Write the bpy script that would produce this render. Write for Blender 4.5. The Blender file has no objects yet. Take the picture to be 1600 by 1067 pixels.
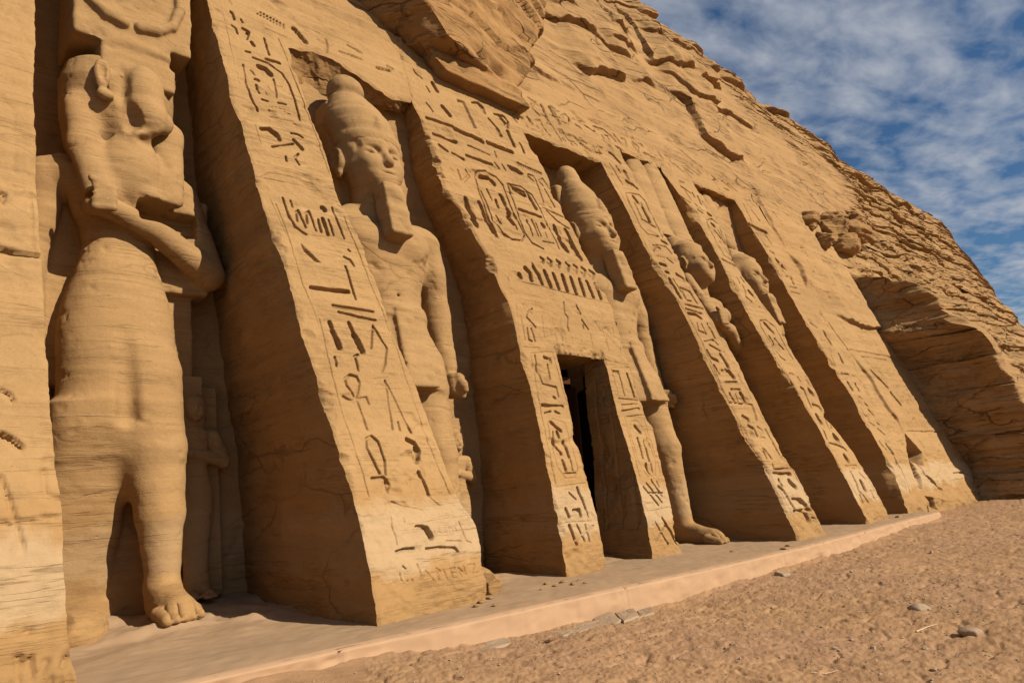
import bpy, math, random
import numpy as np

# ------------------------------------------------------------------ camera, sky, sun, exposure
scene = bpy.context.scene
W, H = 1600.0, 1067.0            # the photograph's own pixels, used to survey the rock face
FPX = 1085.0
CAM = np.array([0.0, 0.0, 1.55])
YAW, PITCH, ROLL = math.radians(42.9), math.radians(12.3), math.radians(-4.3)


def cam_axes():
    sy, cy, sp, cp = math.sin(YAW), math.cos(YAW), math.sin(PITCH), math.cos(PITCH)
    F = np.array([sy * cp, cy * cp, sp])
    Rt = np.array([cy, -sy, 0.0])
    U = np.cross(Rt, F)
    cr, sr = math.cos(ROLL), math.sin(ROLL)
    return cr * Rt + sr * U, cr * U - sr * Rt, F


RT, UP, FW = cam_axes()
from mathutils import Matrix, Vector
cam_data = bpy.data.cameras.new('camera')
cam_data.sensor_width = 36.0
cam_data.lens = FPX / W * 36.0
cam_data.clip_start = 0.05
cam_data.clip_end = 3000.0
cam = bpy.data.objects.new('camera', cam_data)
scene.collection.objects.link(cam)
m3 = Matrix((RT, UP, -FW)).transposed()
cam.matrix_world = Matrix.Translation(Vector(CAM)) @ m3.to_4x4()
scene.camera = cam

SUN_AZ = math.radians(19.0)      # to the right of the facade's normal
SUN_EL = math.radians(33.0)
SUN_DIR = Vector((math.sin(SUN_AZ) * math.cos(SUN_EL), -math.cos(SUN_AZ) * math.cos(SUN_EL), math.sin(SUN_EL)))
sun_data = bpy.data.lights.new('sun', 'SUN')
sun_data.energy = 4.6
sun_data.angle = math.radians(0.5)
sun_data.color = (1.0, 0.89, 0.71)
sun = bpy.data.objects.new('sun', sun_data)
scene.collection.objects.link(sun)
sun.rotation_euler = SUN_DIR.to_track_quat('Z', 'Y').to_euler()

scene.view_settings.view_transform = 'Standard'
scene.view_settings.look = 'None'
scene.view_settings.exposure = 0.74
scene.view_settings.gamma = 1.0
scene.view_settings.use_curve_mapping = False


def nd(nt, kind, **kw):
    n = nt.nodes.new(kind)
    for k, v in kw.items():
        if k in n.inputs.keys() if isinstance(k, str) else False:
            n.inputs[k].default_value = v
        else:
            setattr(n, k, v)
    return n


def build_world():
    w = bpy.data.worlds.new('World')
    scene.world = w
    w.use_nodes = True
    nt = w.node_tree
    nt.nodes.clear()
    L = nt.links.new
    out = nt.nodes.new('ShaderNodeOutputWorld')
    bg = nt.nodes.new('ShaderNodeBackground')
    sky = nt.nodes.new('ShaderNodeTexSky')
    sky.sky_type = 'NISHITA'
    sky.sun_disc = False
    sky.sun_elevation = SUN_EL
    sky.sun_rotation = math.pi - SUN_AZ
    sky.altitude = 200.0
    sky.air_density = 1.0
    sky.dust_density = 0.3
    sky.ozone_density = 3.0
    hs = nt.nodes.new('ShaderNodeHueSaturation')
    hs.inputs['Saturation'].default_value = 1.25
    hs.inputs['Value'].default_value = 0.8
    L(sky.outputs[0], hs.inputs['Color'])
    # thin high cloud on a flat layer overhead
    tc = nt.nodes.new('ShaderNodeTexCoord')
    sep = nt.nodes.new('ShaderNodeSeparateXYZ')
    L(tc.outputs['Generated'], sep.inputs[0])
    zc = nd(nt, 'ShaderNodeMath', operation='MAXIMUM')
    L(sep.outputs[2], zc.inputs[0]); zc.inputs[1].default_value = 0.06
    dx = nd(nt, 'ShaderNodeMath', operation='DIVIDE'); L(sep.outputs[0], dx.inputs[0]); L(zc.outputs[0], dx.inputs[1])
    dy = nd(nt, 'ShaderNodeMath', operation='DIVIDE'); L(sep.outputs[1], dy.inputs[0]); L(zc.outputs[0], dy.inputs[1])
    cb = nt.nodes.new('ShaderNodeCombineXYZ'); L(dx.outputs[0], cb.inputs[0]); L(dy.outputs[0], cb.inputs[1])
    mp = nt.nodes.new('ShaderNodeMapping'); L(cb.outputs[0], mp.inputs[0])
    mp.inputs['Rotation'].default_value = (0, 0, math.radians(35))
    mp.inputs['Scale'].default_value = (0.8, 1.5, 1.0)
    mp.inputs['Location'].default_value = (4.1, 0.5, 0.0)
    n1 = nt.nodes.new('ShaderNodeTexNoise'); L(mp.outputs[0], n1.inputs['Vector'])
    n1.inputs['Scale'].default_value = 0.9; n1.inputs['Detail'].default_value = 5; n1.inputs['Roughness'].default_value = 0.5
    n1.inputs['Distortion'].default_value = 0.3
    n2 = nt.nodes.new('ShaderNodeTexNoise'); L(mp.outputs[0], n2.inputs['Vector'])
    n2.inputs['Scale'].default_value = 6.5; n2.inputs['Detail'].default_value = 7; n2.inputs['Roughness'].default_value = 0.55
    n2.inputs['Distortion'].default_value = 0.2
    mx = nd(nt, 'ShaderNodeMix', data_type='FLOAT'); mx.inputs[0].default_value = 0.46
    L(n1.outputs[0], mx.inputs[2]); L(n2.outputs[0], mx.inputs[3])
    rp = nt.nodes.new('ShaderNodeValToRGB'); L(mx.outputs[0], rp.inputs[0])
    rp.color_ramp.elements[0].position = 0.40; rp.color_ramp.elements[0].color = (0.03, 0.03, 0.03, 1)
    rp.color_ramp.elements[1].position = 0.60; rp.color_ramp.elements[1].color = (0.85, 0.85, 0.85, 1)
    cm = nd(nt, 'ShaderNodeMix', data_type='RGBA')
    L(rp.outputs[0], cm.inputs[0]); L(hs.outputs[0], cm.inputs[6])
    cm.inputs[7].default_value = (4.7, 5.0, 5.6, 1)
    L(cm.outputs[2], bg.inputs[0])
    bg.inputs[1].default_value = 0.055
    L(bg.outputs[0], out.inputs[0])


build_world()

# ------------------------------------------------------------------ survey helpers
CX, CY = W / 2, H / 2


def ray(p):
    return RT * (p[0] - CX) - UP * (p[1] - CY) + FW * FPX


def on_level(p, z=0.0):
    d = ray(p)
    return CAM + d * ((z - CAM[2]) / d[2])


def on_plane(p, y0, t=0.0):
    d = ray(p)
    s = (y0 + t * CAM[2] - CAM[1]) / (d[1] - t * d[2])
    return CAM + d * s


BASE_X = [-8, 1.7, 5.05, 7.05, 9.5, 13.6, 15.9, 17.3, 20.7, 22.3, 24.9, 32, 200]
BASE_Y = [8.6, 8.6, 8.35, 8.6, 9.25, 9.45, 8.05, 7.95, 8.3, 8.3, 8.55, 8.5, 8.5]


def sheet_y(x, z):
    """the leaning plane of the rock facade: depth y at (x, z)"""
    b = np.interp(x, BASE_X, BASE_Y)
    k = np.clip(1 - np.asarray(z) / 10.0, 0, 1)
    return 8.4 + 0.3 * np.asarray(z) + (b - 8.4) * k


def on_sheet(p):
    d = ray(p)
    y0 = 8.4
    for _ in range(12):
        s = (y0 + 0.3 * CAM[2]) / (d[1] - 0.3 * d[2])
        P = CAM + d * s
        y0 = float(sheet_y(P[0], P[2])) - 0.3 * P[2]
    return P


# ------------------------------------------------------------------ noise
def _hash(ix, iy, iz, seed):
    h = (ix.astype(np.int64) * 374761393 + iy.astype(np.int64) * 668265263 + iz.astype(np.int64) * 2147483647 + seed * 974634777) & 0xFFFFFFFF
    h = ((h ^ (h >> 13)) * 1274126177) & 0xFFFFFFFF
    h = (h ^ (h >> 16)) & 0xFFFF
    return h.astype(np.float32) / 32767.5 - 1.0


def vnoise(x, y, z, seed=0):
    x, y, z = np.broadcast_arrays(np.asarray(x, np.float32), np.asarray(y, np.float32), np.asarray(z, np.float32))
    fx, fy, fz = np.floor(x), np.floor(y), np.floor(z)
    ix, iy, iz = fx.astype(np.int32), fy.astype(np.int32), fz.astype(np.int32)
    ux, uy, uz = x - fx, y - fy, z - fz
    ux, uy, uz = ux * ux * (3 - 2 * ux), uy * uy * (3 - 2 * uy), uz * uz * (3 - 2 * uz)
    r = 0
    for a in (0, 1):
        wx = ux if a else 1 - ux
        for b in (0, 1):
            wy = uy if b else 1 - uy
            for c in (0, 1):
                wz = uz if c else 1 - uz
                r = r + wx * wy * wz * _hash(ix + a, iy + b, iz + c, seed)
    return r


def fbm(x, y, z, oct=4, seed=0, gain=0.5):
    a, r = 1.0, 0
    for i in range(oct):
        r = r + a * vnoise(np.asarray(x) * 2 ** i + 17.3 * i, np.asarray(y) * 2 ** i + 5.1 * i, np.asarray(z) * 2 ** i + 9.7 * i, seed + i)
        a *= gain
    return r


def sstep(x, a, b):
    t = np.clip((np.asarray(x, float) - a) / (b - a), 0, 1)
    return t * t * (3 - 2 * t)


# ------------------------------------------------------------------ mesh building
class MB:
    def __init__(self):
        self.V, self.F, self.n = [], [], 0

    def add(self, v, f):
        v = np.asarray(v, np.float64).reshape(-1, 3)
        self.V.append(v)
        for a in ([f] if isinstance(f, np.ndarray) else f):
            self.F.append(np.asarray(a, np.int64) + self.n)
        self.n += len(v)
        return self

    def grid(self, P, flip=False, mask=None):
        P = np.asarray(P)
        nv, nu = P.shape[:2]
        i = np.arange(nv * nu).reshape(nv, nu)
        q = np.stack([i[:-1, :-1], i[:-1, 1:], i[1:, 1:], i[1:, :-1]], -1)
        if mask is not None:
            q = q[mask]
        q = q.reshape(-1, 4)
        if flip:
            q = q[:, ::-1]
        return self.add(P.reshape(-1, 3), q)

    def mesh(self, name, smooth=True):
        V = np.concatenate(self.V)
        me = bpy.data.meshes.new(name)
        loops = np.concatenate([f.reshape(-1) for f in self.F])
        tot = np.concatenate([np.full(len(f), f.shape[1]) for f in self.F])
        start = np.concatenate([[0], np.cumsum(tot)[:-1]])
        me.vertices.add(len(V))
        me.vertices.foreach_set('co', V.astype(np.float32).reshape(-1))
        me.loops.add(len(loops))
        me.loops.foreach_set('vertex_index', loops.astype(np.int32))
        me.polygons.add(len(tot))
        me.polygons.foreach_set('loop_start', start.astype(np.int32))
        me.polygons.foreach_set('loop_total', tot.astype(np.int32))
        me.polygons.foreach_set('use_smooth', np.full(len(tot), bool(smooth)))
        me.update(calc_edges=True)
        me.validate()
        return me


COL = scene.collection


def obj(name, mb, mat, parent=None, smooth=True):
    if parent is not None:
        loc = np.array(root_loc(parent))
        mb.V = [v - loc for v in mb.V]
    me = mb.mesh(name, smooth)
    me.materials.append(mat)
    o = bpy.data.objects.new(name, me)
    COL.objects.link(o)
    if parent is not None:
        o.parent = parent
    return o


def root_loc(p):
    l = Vector(p.location)
    while p.parent is not None:
        p = p.parent
        l = l + Vector(p.location)
    return l


def tag(o, label, cat, group=None):
    o['label'] = label
    o['category'] = cat
    if group:
        o['group'] = group
    return o


def thing(name, label, cat, loc, group=None):
    o = bpy.data.objects.new(name, None)
    o.empty_display_size = 0.2
    o.location = loc
    COL.objects.link(o)
    return tag(o, label, cat, group)


def structure(name, mb, mat, smooth=True):
    o = obj(name, mb, mat, None, smooth)
    o['kind'] = 'structure'
    return o


# ------------------------------------------------------------------ materials
def stone(name, light, dark, band=0.5, pits=0.5, bump=0.5, low_dirt=0.0, rust=(0.30, 0.13, 0.045), fine=1.0, beds=0.0, cracks=0.0):
    m = bpy.data.materials.new(name)
    m.use_nodes = True
    nt = m.node_tree
    L = nt.links.new
    b = nt.nodes['Principled BSDF']
    b.inputs['Roughness'].default_value = 0.93
    b.inputs['Specular IOR Level'].default_value = 0.12
    geo = nt.nodes.new('ShaderNodeNewGeometry')
    pos = geo.outputs['Position']

    def noise(scale, detail, rough=0.55, vec=None, dist=0.0):
        n = nt.nodes.new('ShaderNodeTexNoise')
        n.inputs['Scale'].default_value = scale
        n.inputs['Detail'].default_value = detail
        n.inputs['Roughness'].default_value = rough
        n.inputs['Distortion'].default_value = dist
        L(vec or pos, n.inputs['Vector'])
        return n.outputs[0]

    def mapping(s, rot=(0, 0, 0)):
        mp = nt.nodes.new('ShaderNodeMapping')
        mp.inputs['Scale'].default_value = s
        mp.inputs['Rotation'].default_value = rot
        L(pos, mp.inputs[0])
        return mp.outputs[0]

    def ramp(x, p0, p1, c0=(0, 0, 0, 1), c1=(1, 1, 1, 1)):
        r = nt.nodes.new('ShaderNodeValToRGB')
        r.color_ramp.elements[0].position = p0; r.color_ramp.elements[0].color = c0
        r.color_ramp.elements[1].position = p1; r.color_ramp.elements[1].color = c1
        L(x, r.inputs[0])
        return r.outputs[0]

    def mix(f, a, c, mode='MIX'):
        n = nd(nt, 'ShaderNodeMix', data_type='RGBA')
        n.blend_type = mode
        if isinstance(f, (int, float)):
            n.inputs[0].default_value = f
        else:
            L(f, n.inputs[0])
        for k, v in ((6, a), (7, c)):
            if isinstance(v, tuple):
                n.inputs[k].default_value = (*v[:3], 1)
            else:
                L(v, n.inputs[k])
        return n.outputs[2]

    def math_(op, a, c):
        n = nd(nt, 'ShaderNodeMath', operation=op)
        for k, v in ((0, a), (1, c)):
            if isinstance(v, (int, float)):
                n.inputs[k].default_value = v
            else:
                L(v, n.inputs[k])
        return n.outputs[0]

    big = ramp(noise(0.45, 5, 0.6), 0.35, 0.68)
    col = mix(big, dark, light)
    zone = noise(0.22, 4, 0.6)
    col = mix(math_('MULTIPLY', ramp(zone, 0.52, 0.66), 0.55), col, (light[0] * 0.92, light[1] * 0.78, light[2] * 0.66))      # redder rock
    col = mix(math_('MULTIPLY', ramp(zone, 0.34, 0.47, (1, 1, 1, 1), (0, 0, 0, 1)), 0.5), col, (light[0] * 1.06, light[1] * 1.06, light[2] * 1.0))  # yellower rock
    strata = mapping((0.10, 0.10, 2.6), (math.radians(2), math.radians(3), 0))
    sn = noise(1.0, 7, 0.62, strata, 0.4)
    srp = ramp(sn, 0.36, 0.66)
    lo = tuple(c * 0.66 for c in light)
    hi = tuple(min(1, c * 1.16) for c in light)
    col = mix(band, col, mix(srp, lo, hi))
    # rusty beds
    rb = ramp(noise(0.8, 4, 0.6, mapping((0.18, 0.18, 1.5), (0, math.radians(2), 0))), 0.60, 0.78)
    rbm = math_('MULTIPLY', rb, 0.35)
    col = mix(rbm, col, rust)
    # pale thin salt veins along the beds
    vn = noise(1.0, 3, 0.5, mapping((0.12, 0.12, 1.7), (math.radians(-3), math.radians(4), 0)))
    va = math_('ABSOLUTE', math_('SUBTRACT', vn, 0.5), 0)
    vr = ramp(va, 0.0, 0.007, (1, 1, 1, 1), (0, 0, 0, 1))
    vm = math_('MULTIPLY', vr, math_('MULTIPLY', ramp(noise(0.9, 3), 0.5, 0.62), 0.45))
    col = mix(vm, col, tuple(min(1, c * 1.35 + 0.05) for c in light))
    # speckle and small pits
    sp = noise(26.0 * fine, 4, 0.7)
    col = mix(0.16, col, mix(ramp(sp, 0.3, 0.7), tuple(c * 0.55 for c in light), hi))
    vo = nt.nodes.new('ShaderNodeTexVoronoi')
    vo.inputs['Scale'].default_value = 9.0 * fine
    L(mapping((1.0, 1.0, 1.7)), vo.inputs['Vector'])
    pit = ramp(vo.outputs['Distance'], 0.05, 0.22, (1, 1, 1, 1), (0, 0, 0, 1))
    pitm = math_('MULTIPLY', pit, ramp(noise(1.6, 4, 0.6), 0.5, 0.66))
    col = mix(math_('MULTIPLY', pitm, 0.55 * pits), col, tuple(c * 0.45 for c in dark))
    if low_dirt:
        sep = nt.nodes.new('ShaderNodeSeparateXYZ'); L(pos, sep.inputs[0])
        zz = math_('ADD', sep.outputs[2], math_('MULTIPLY', noise(0.7, 4), 3.0))
        g = ramp(math_('MULTIPLY', zz, 0.15), 0.25, 0.62, (1, 1, 1, 1), (0, 0, 0, 1))
        col = mix(math_('MULTIPLY', g, low_dirt), col, rust)
    if beds:
        sp2 = nt.nodes.new('ShaderNodeSeparateXYZ'); L(pos, sp2.inputs[0])
        zz = math_('ADD', sp2.outputs[2], math_('MULTIPLY', math_('SUBTRACT', noise(0.9, 5, 0.65), 0.5), 1.3))
        r = nt.nodes.new('ShaderNodeValToRGB')
        L(math_('MULTIPLY', zz, 0.25), r.inputs[0])
        cr = r.color_ramp
        ochre, pale = (0.288, 0.166, 0.068), (0.36, 0.255, 0.150)
        stops = [(0.0, tuple(c * 0.8 for c in ochre)), (0.15, ochre), (0.19, pale), (0.36, pale), (0.42, ochre), (0.52, light), (0.60, tuple(c * 1.06 for c in light)), (0.72, light)]
        cr.elements[0].position, cr.elements[0].color = stops[0][0], (*stops[0][1], 1)
        cr.elements[1].position, cr.elements[1].color = stops[-1][0], (*stops[-1][1], 1)
        for p_, c_ in stops[1:-1]:
            e = cr.elements.new(p_); e.color = (*c_, 1)
        up = ramp(math_('MULTIPLY', zz, 0.25), 0.60, 0.80, (1, 1, 1, 1), (0, 0, 0, 1))
        col = mix(math_('MULTIPLY', up, beds), col, r.outputs[0])
        col = mix(0.10, col, mix(ramp(sp, 0.3, 0.7), tuple(c * 0.55 for c in light), hi))
    dn = noise(1.0, 5, 0.65, mapping((0.16, 0.16, 3.4), (math.radians(3), math.radians(2.5), 0)), 0.25)
    dl = ramp(math_('ABSOLUTE', math_('SUBTRACT', dn, 0.5), 0), 0.0, 0.012, (1, 1, 1, 1), (0, 0, 0, 1))
    dm = math_('MULTIPLY', dl, ramp(noise(0.6, 4), 0.45, 0.6))
    col = mix(math_('MULTIPLY', dm, 0.5), col, tuple(c * 0.42 for c in dark))
    dn2 = noise(1.0, 6, 0.7, mapping((0.5, 0.5, 9.0), (math.radians(4), math.radians(3), 0)), 0.2)
    dl2 = ramp(math_('ABSOLUTE', math_('SUBTRACT', dn2, 0.5), 0), 0.0, 0.02, (1, 1, 1, 1), (0, 0, 0, 1))
    dm2 = math_('MULTIPLY', dl2, ramp(noise(1.1, 4, 0.6), 0.52, 0.62))
    col = mix(math_('MULTIPLY', dm2, 0.24), col, tuple(c * 0.45 for c in dark))
    # small dark knocks in clusters
    v3 = nt.nodes.new('ShaderNodeTexVoronoi'); v3.inputs['Scale'].default_value = 16.0 * fine
    L(mapping((1.0, 1.0, 2.2)), v3.inputs['Vector'])
    k3 = math_('MULTIPLY', ramp(v3.outputs['Distance'], 0.10, 0.24, (1, 1, 1, 1), (0, 0, 0, 1)), ramp(noise(1.3, 5, 0.7), 0.55, 0.63))
    col = mix(math_('MULTIPLY', k3, 0.7 * pits), col, tuple(c * 0.35 for c in dark))
    if cracks:
        vc = nt.nodes.new('ShaderNodeTexVoronoi'); vc.feature = 'DISTANCE_TO_EDGE'; vc.inputs['Scale'].default_value = 1.0
        wv = nt.nodes.new('ShaderNodeTexNoise'); wv.inputs['Scale'].default_value = 0.8; wv.inputs['Detail'].default_value = 6
        L(pos, wv.inputs['Vector'])
        va_ = nt.nodes.new('ShaderNodeVectorMath'); va_.operation = 'MULTIPLY_ADD'
        L(wv.outputs[1], va_.inputs[0]); va_.inputs[1].default_value = (0.9, 0.9, 0.5)
        mpc = nt.nodes.new('ShaderNodeMapping'); mpc.inputs['Scale'].default_value = (0.30, 0.30, 1.15); mpc.inputs['Rotation'].default_value = (0, math.radians(5), 0)
        L(pos, mpc.inputs[0]); L(mpc.outputs[0], va_.inputs[2]); L(va_.outputs[0], vc.inputs['Vector'])
        ck = math_('MULTIPLY', ramp(vc.outputs['Distance'], 0.0, 0.022, (1, 1, 1, 1), (0, 0, 0, 1)), ramp(noise(0.5, 4, 0.6), 0.46, 0.58))
        col = mix(math_('MULTIPLY', ck, 0.8 * cracks), col, tuple(c * 0.25 for c in dark))
    L(col, b.inputs['Base Color'])
    # relief
    h = math_('ADD', math_('MULTIPLY', sn, 0.22), math_('MULTIPLY', noise(9.0, 8, 0.72), 0.42))
    h = math_('ADD', h, math_('MULTIPLY', noise(55.0 * fine, 5, 0.75), 0.13))
    v2 = nt.nodes.new('ShaderNodeTexVoronoi')
    v2.inputs['Scale'].default_value = 34.0 * fine
    L(mapping((1.0, 1.0, 1.5)), v2.inputs['Vector'])
    p2 = math_('MULTIPLY', ramp(v2.outputs['Distance'], 0.05, 0.3, (1, 1, 1, 1), (0, 0, 0, 1)), ramp(noise(2.3, 4, 0.6), 0.48, 0.62))
    h = math_('SUBTRACT', h, math_('MULTIPLY', p2, 0.16 * pits))
    line = noise(1.0, 5, 0.7, mapping((0.3, 0.3, 11.0), (math.radians(3), math.radians(3), 0)), 0.3)
    h = math_('ADD', h, math_('MULTIPLY', line, 0.20))
    h = math_('SUBTRACT', h, math_('MULTIPLY', dm, 0.35))
    h = math_('SUBTRACT', h, math_('MULTIPLY', dm2, 0.22))
    h = math_('SUBTRACT', h, math_('MULTIPLY', k3, 0.35 * pits))
    if cracks:
        h = math_('SUBTRACT', h, math_('MULTIPLY', ck, 0.9 * cracks))
    tool = noise(1.0, 3, 0.6, mapping((2.2, 2.2, 24.0), (math.radians(12), math.radians(-14), 0)))
    h = math_('ADD', h, math_('MULTIPLY', tool, 0.10))
    h = math_('SUBTRACT', h, math_('MULTIPLY', pitm, 0.5 * pits))
    bp = nt.nodes.new('ShaderNodeBump')
    bp.inputs['Strength'].default_value = bump
    bp.inputs['Distance'].default_value = 0.06
    L(h, bp.inputs['Height'])
    L(bp.outputs[0], b.inputs['Normal'])
    return m


def plain(name, color, rough=0.6, bump=0.0, scale=20.0, var=0.25, stretch=(1, 1, 1)):
    m = bpy.data.materials.new(name)
    m.use_nodes = True
    nt = m.node_tree
    L = nt.links.new
    b = nt.nodes['Principled BSDF']
    b.inputs['Roughness'].default_value = rough
    b.inputs['Specular IOR Level'].default_value = 0.05
    geo = nt.nodes.new('ShaderNodeNewGeometry')
    mp = nt.nodes.new('ShaderNodeMapping'); L(geo.outputs['Position'], mp.inputs[0]); mp.inputs['Scale'].default_value = stretch
    n = nt.nodes.new('ShaderNodeTexNoise'); L(mp.outputs[0], n.inputs['Vector'])
    n.inputs['Scale'].default_value = scale; n.inputs['Detail'].default_value = 6
    mx = nd(nt, 'ShaderNodeMix', data_type='RGBA')
    L(n.outputs[0], mx.inputs[0])
    mx.inputs[6].default_value = (*[c * (1 - var) for c in color], 1)
    mx.inputs[7].default_value = (*[min(1, c * (1 + var)) for c in color], 1)
    L(mx.outputs[2], b.inputs['Base Color'])
    if bump:
        bp = nt.nodes.new('ShaderNodeBump'); bp.inputs['Strength'].default_value = bump; bp.inputs['Distance'].default_value = 0.03
        L(n.outputs[0], bp.inputs['Height']); L(bp.outputs[0], b.inputs['Normal'])
    return m


SAND_L = (0.305, 0.186, 0.083)
SAND_D = (0.254, 0.146, 0.061)
M_FACE = stone('carved_sandstone', SAND_L, SAND_D, 0.45, 0.5, 0.5, 0.25, (0.232, 0.122, 0.045), beds=0.75, cracks=0.25)
M_SIDE = stone('dressed_sandstone', (0.305, 0.168, 0.062), (0.250, 0.128, 0.042), 0.55, 0.6, 0.6, 0.5, (0.19, 0.088, 0.026), beds=0.2, cracks=0.5)  # redder than the faces: warm tone of the shaded sides put into the colour
M_STATUE = stone('statue_sandstone', (0.297, 0.182, 0.083), (0.258, 0.151, 0.064), 0.45, 0.6, 0.4, 0.15, (0.232, 0.123, 0.044), beds=0.35, cracks=0.3)
M_CLIFF = stone('cliff_sandstone', (0.297, 0.179, 0.080), (0.232, 0.129, 0.053), 0.6, 0.5, 0.9, 0.0, (0.232, 0.105, 0.037), 0.6, cracks=1.0)
M_ROUGH = stone('rough_sandstone', (0.286, 0.163, 0.067), (0.214, 0.111, 0.044), 0.5, 0.8, 1.0, 0.1, (0.214, 0.093, 0.031), 0.8, cracks=0.9)


# ------------------------------------------------------------------ carving: strokes traced on the stone
CARVE = []          # (kind, points (n,2) in x/z, half width, depth)


def crop(ox, oy, s):
    return lambda q: (ox + q[0] / s, oy + q[1] / s)


WID = {'t': (0.014, 0.035), 'n': (0.027, 0.08), 'T': (0.042, 0.115), 'V': (0.068, 0.14), 'X': (0.095, 0.16), 'L': (0.02, 0.10), 'f': (0.012, 0.02)}


def carve(cr, items, scale=1.0):
    for it in items:
        c, pts = it[0], it[1:]
        q = np.array([on_sheet(cr(p))[[0, 2]] for p in pts])
        w, d = WID[c]
        CARVE.append(('s', q, w * scale, d))


def fillc(cr, pts, depth=0.09):
    q = np.array([on_sheet(cr(p))[[0, 2]] for p in pts])
    CARVE.append(('p', q, 0.02, depth))


def comb(cr, a, b, n, tick=(3, 14), c='t'):
    a, b = np.array(a, float), np.array(b, float)
    carve(cr, [(c, tuple(a), tuple(b))])
    for i in range(n):
        p = a + (b - a) * (i + 0.5) / n
        carve(cr, [(c, tuple(p), (p[0] + tick[0], p[1] + tick[1]))])


# --- second buttress
Z8, Z9, Z10 = crop(320, 0, 3.555), crop(400, 280, 4.446), crop(480, 480, 3.333)
carve(Z8, [('f', (70, -40), (95, 60), (130, 190), (150, 290), (195, 460)), ('f', (280, 690), (310, 800)), ('t', (410, 215), (470, 370), (570, 620), (690, 960)),
           ('n', (300, 610), (260, 540), (225, 430), (215, 360)), ('n', (270, 320), (350, 350), (430, 410), (470, 470), (500, 560), (530, 670)),
           ('t', (370, 640), (430, 665), (490, 675)), ('V', (305, 372), (340, 385), (365, 412)), ('n', (260, 390), (280, 415)), ('T', (285, 442), (298, 446)),
           ('n', (290, 470), (305, 515)), ('n', (385, 440), (400, 540)), ('t', (380, 475), (430, 480)), ('n', (320, 550), (350, 560)),
           ('n', (410, 570), (450, 580)), ('t', (360, 610), (400, 620)), ('t', (440, 620), (475, 635)), ('T', (145, 70), (160, 105)), ('n', (200, 110), (210, 125)),
           ('T', (215, 160), (245, 175), (235, 212)), ('n', (150, 140), (175, 160), (185, 185)), ('T', (265, 235), (275, 252)), ('n', (330, 210), (345, 260), (360, 305)),
           ('n', (230, 285), (255, 290)), ('T', (345, 330), (415, 352)), ('T', (315, 715), (360, 715), (400, 740), (415, 775)), ('V', (365, 722), (400, 752)),
           ('n', (480, 740), (510, 745), (540, 765)), ('T', (495, 780), (540, 830)), ('n', (375, 815), (490, 800)), ('n', (450, 870), (455, 895)),
           ('n', (520, 855), (500, 875), (525, 915)), ('T', (500, 165), (555, 235)), ('n', (670, 220), (680, 260), (670, 295)), ('t', (335, 160), (480, 222)),
           ('t', (345, 348), (360, 350)), ('t', (310, 985), (360, 960), (480, 985), (600, 1020)), ('f', (330, 990), (420, 1010), (560, 1040)),
           ('t', (350, 480), (365, 500)), ('t', (340, 510), (350, 530)), ('t', (115, -20), (150, 30)), ('t', (560, 150), (640, 190)), ('t', (620, 220), (700, 260))])
comb(Z8, (290, 80), (440, 158), 8, (10, -16), 'n')
comb(Z8, (360, 590), (470, 600), 5, (5, 10), 'f')
carve(Z9, [('t', (140, 170), (200, 330), (270, 540), (310, 690), (360, 830)), ('f', (360, 830), (430, 1010)), ('t', (610, 260), (700, 480), (780, 690), (870, 900), (920, 1050)),
           ('n', (190, 130), (230, 250), (270, 330), (350, 385)), ('n', (530, 200), (570, 300), (610, 410)), ('f', (350, 385), (450, 402), (550, 400), (605, 425)),
           ('n', (285, 290), (280, 230), (295, 215), (345, 335)), ('n', (355, 305), (350, 235), (370, 220), (420, 360)), ('n', (455, 370), (435, 280)),
           ('T', (465, 275), (500, 385)), ('n', (505, 285), (540, 390)), ('n', (245, 150), (260, 190)), ('V', (468, 205), (474, 212)),
           ('n', (610, 540), (650, 560), (680, 605)), ('n', (620, 610), (690, 835)), ('n', (640, 490), (650, 500)), ('T', (385, 755), (640, 785)),
           ('n', (530, 877), (815, 920)), ('t', (530, 895), (815, 935)), ('n', (570, 925), (700, 955), (830, 982)), ('f', (100, 130), (160, 280), (230, 440))])
fillc(Z9, [(315, 455), (345, 560), (440, 578), (380, 520)])
carve(Z10, [('T', (115, 80), (165, 210)), ('V', (130, 130), (165, 205)), ('T', (215, 85), (290, 235)), ('V', (245, 150), (285, 228)), ('n', (330, 215), (340, 100), (380, 160), (410, 215), (405, 300), (390, 335)),
            ('n', (145, 260), (155, 305)), ('n', (250, 255), (268, 330)), ('n', (265, 248), (245, 258)),
            ('n', (260, 475), (205, 405), (198, 375), (225, 352), (260, 362), (273, 390), (270, 430), (260, 475)), ('n', (195, 463), (240, 485), (310, 470), (325, 505)), ('n', (262, 490), (315, 635)),
            ('n', (445, 635), (405, 385), (545, 655)), ('n', (475, 600), (485, 640)), ('t', (60, 60), (130, 350), (200, 600), (270, 800), (325, 985)),
            ('t', (400, 50), (480, 270), (560, 500), (650, 750), (745, 970)), ('n', (380, 865), (310, 730), (308, 685), (335, 670), (370, 700), (405, 800), (410, 870)),
            ('T', (520, 690), (560, 710), (585, 750), (580, 805)), ('V', (570, 740), (578, 790)), ('T', (590, 860), (635, 975)), ('n', (340, 890), (400, 885), (440, 920), (430, 960)),
            ('T', (420, 910), (428, 945)), ('f', (525, 900), (530, 925)), ('f', (545, 895), (550, 920)), ('t', (440, 1010), (520, 1040), (600, 1055)), ('t', (640, 990), (690, 1030))])
ZB = crop(560, 800, 5.93)
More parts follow.
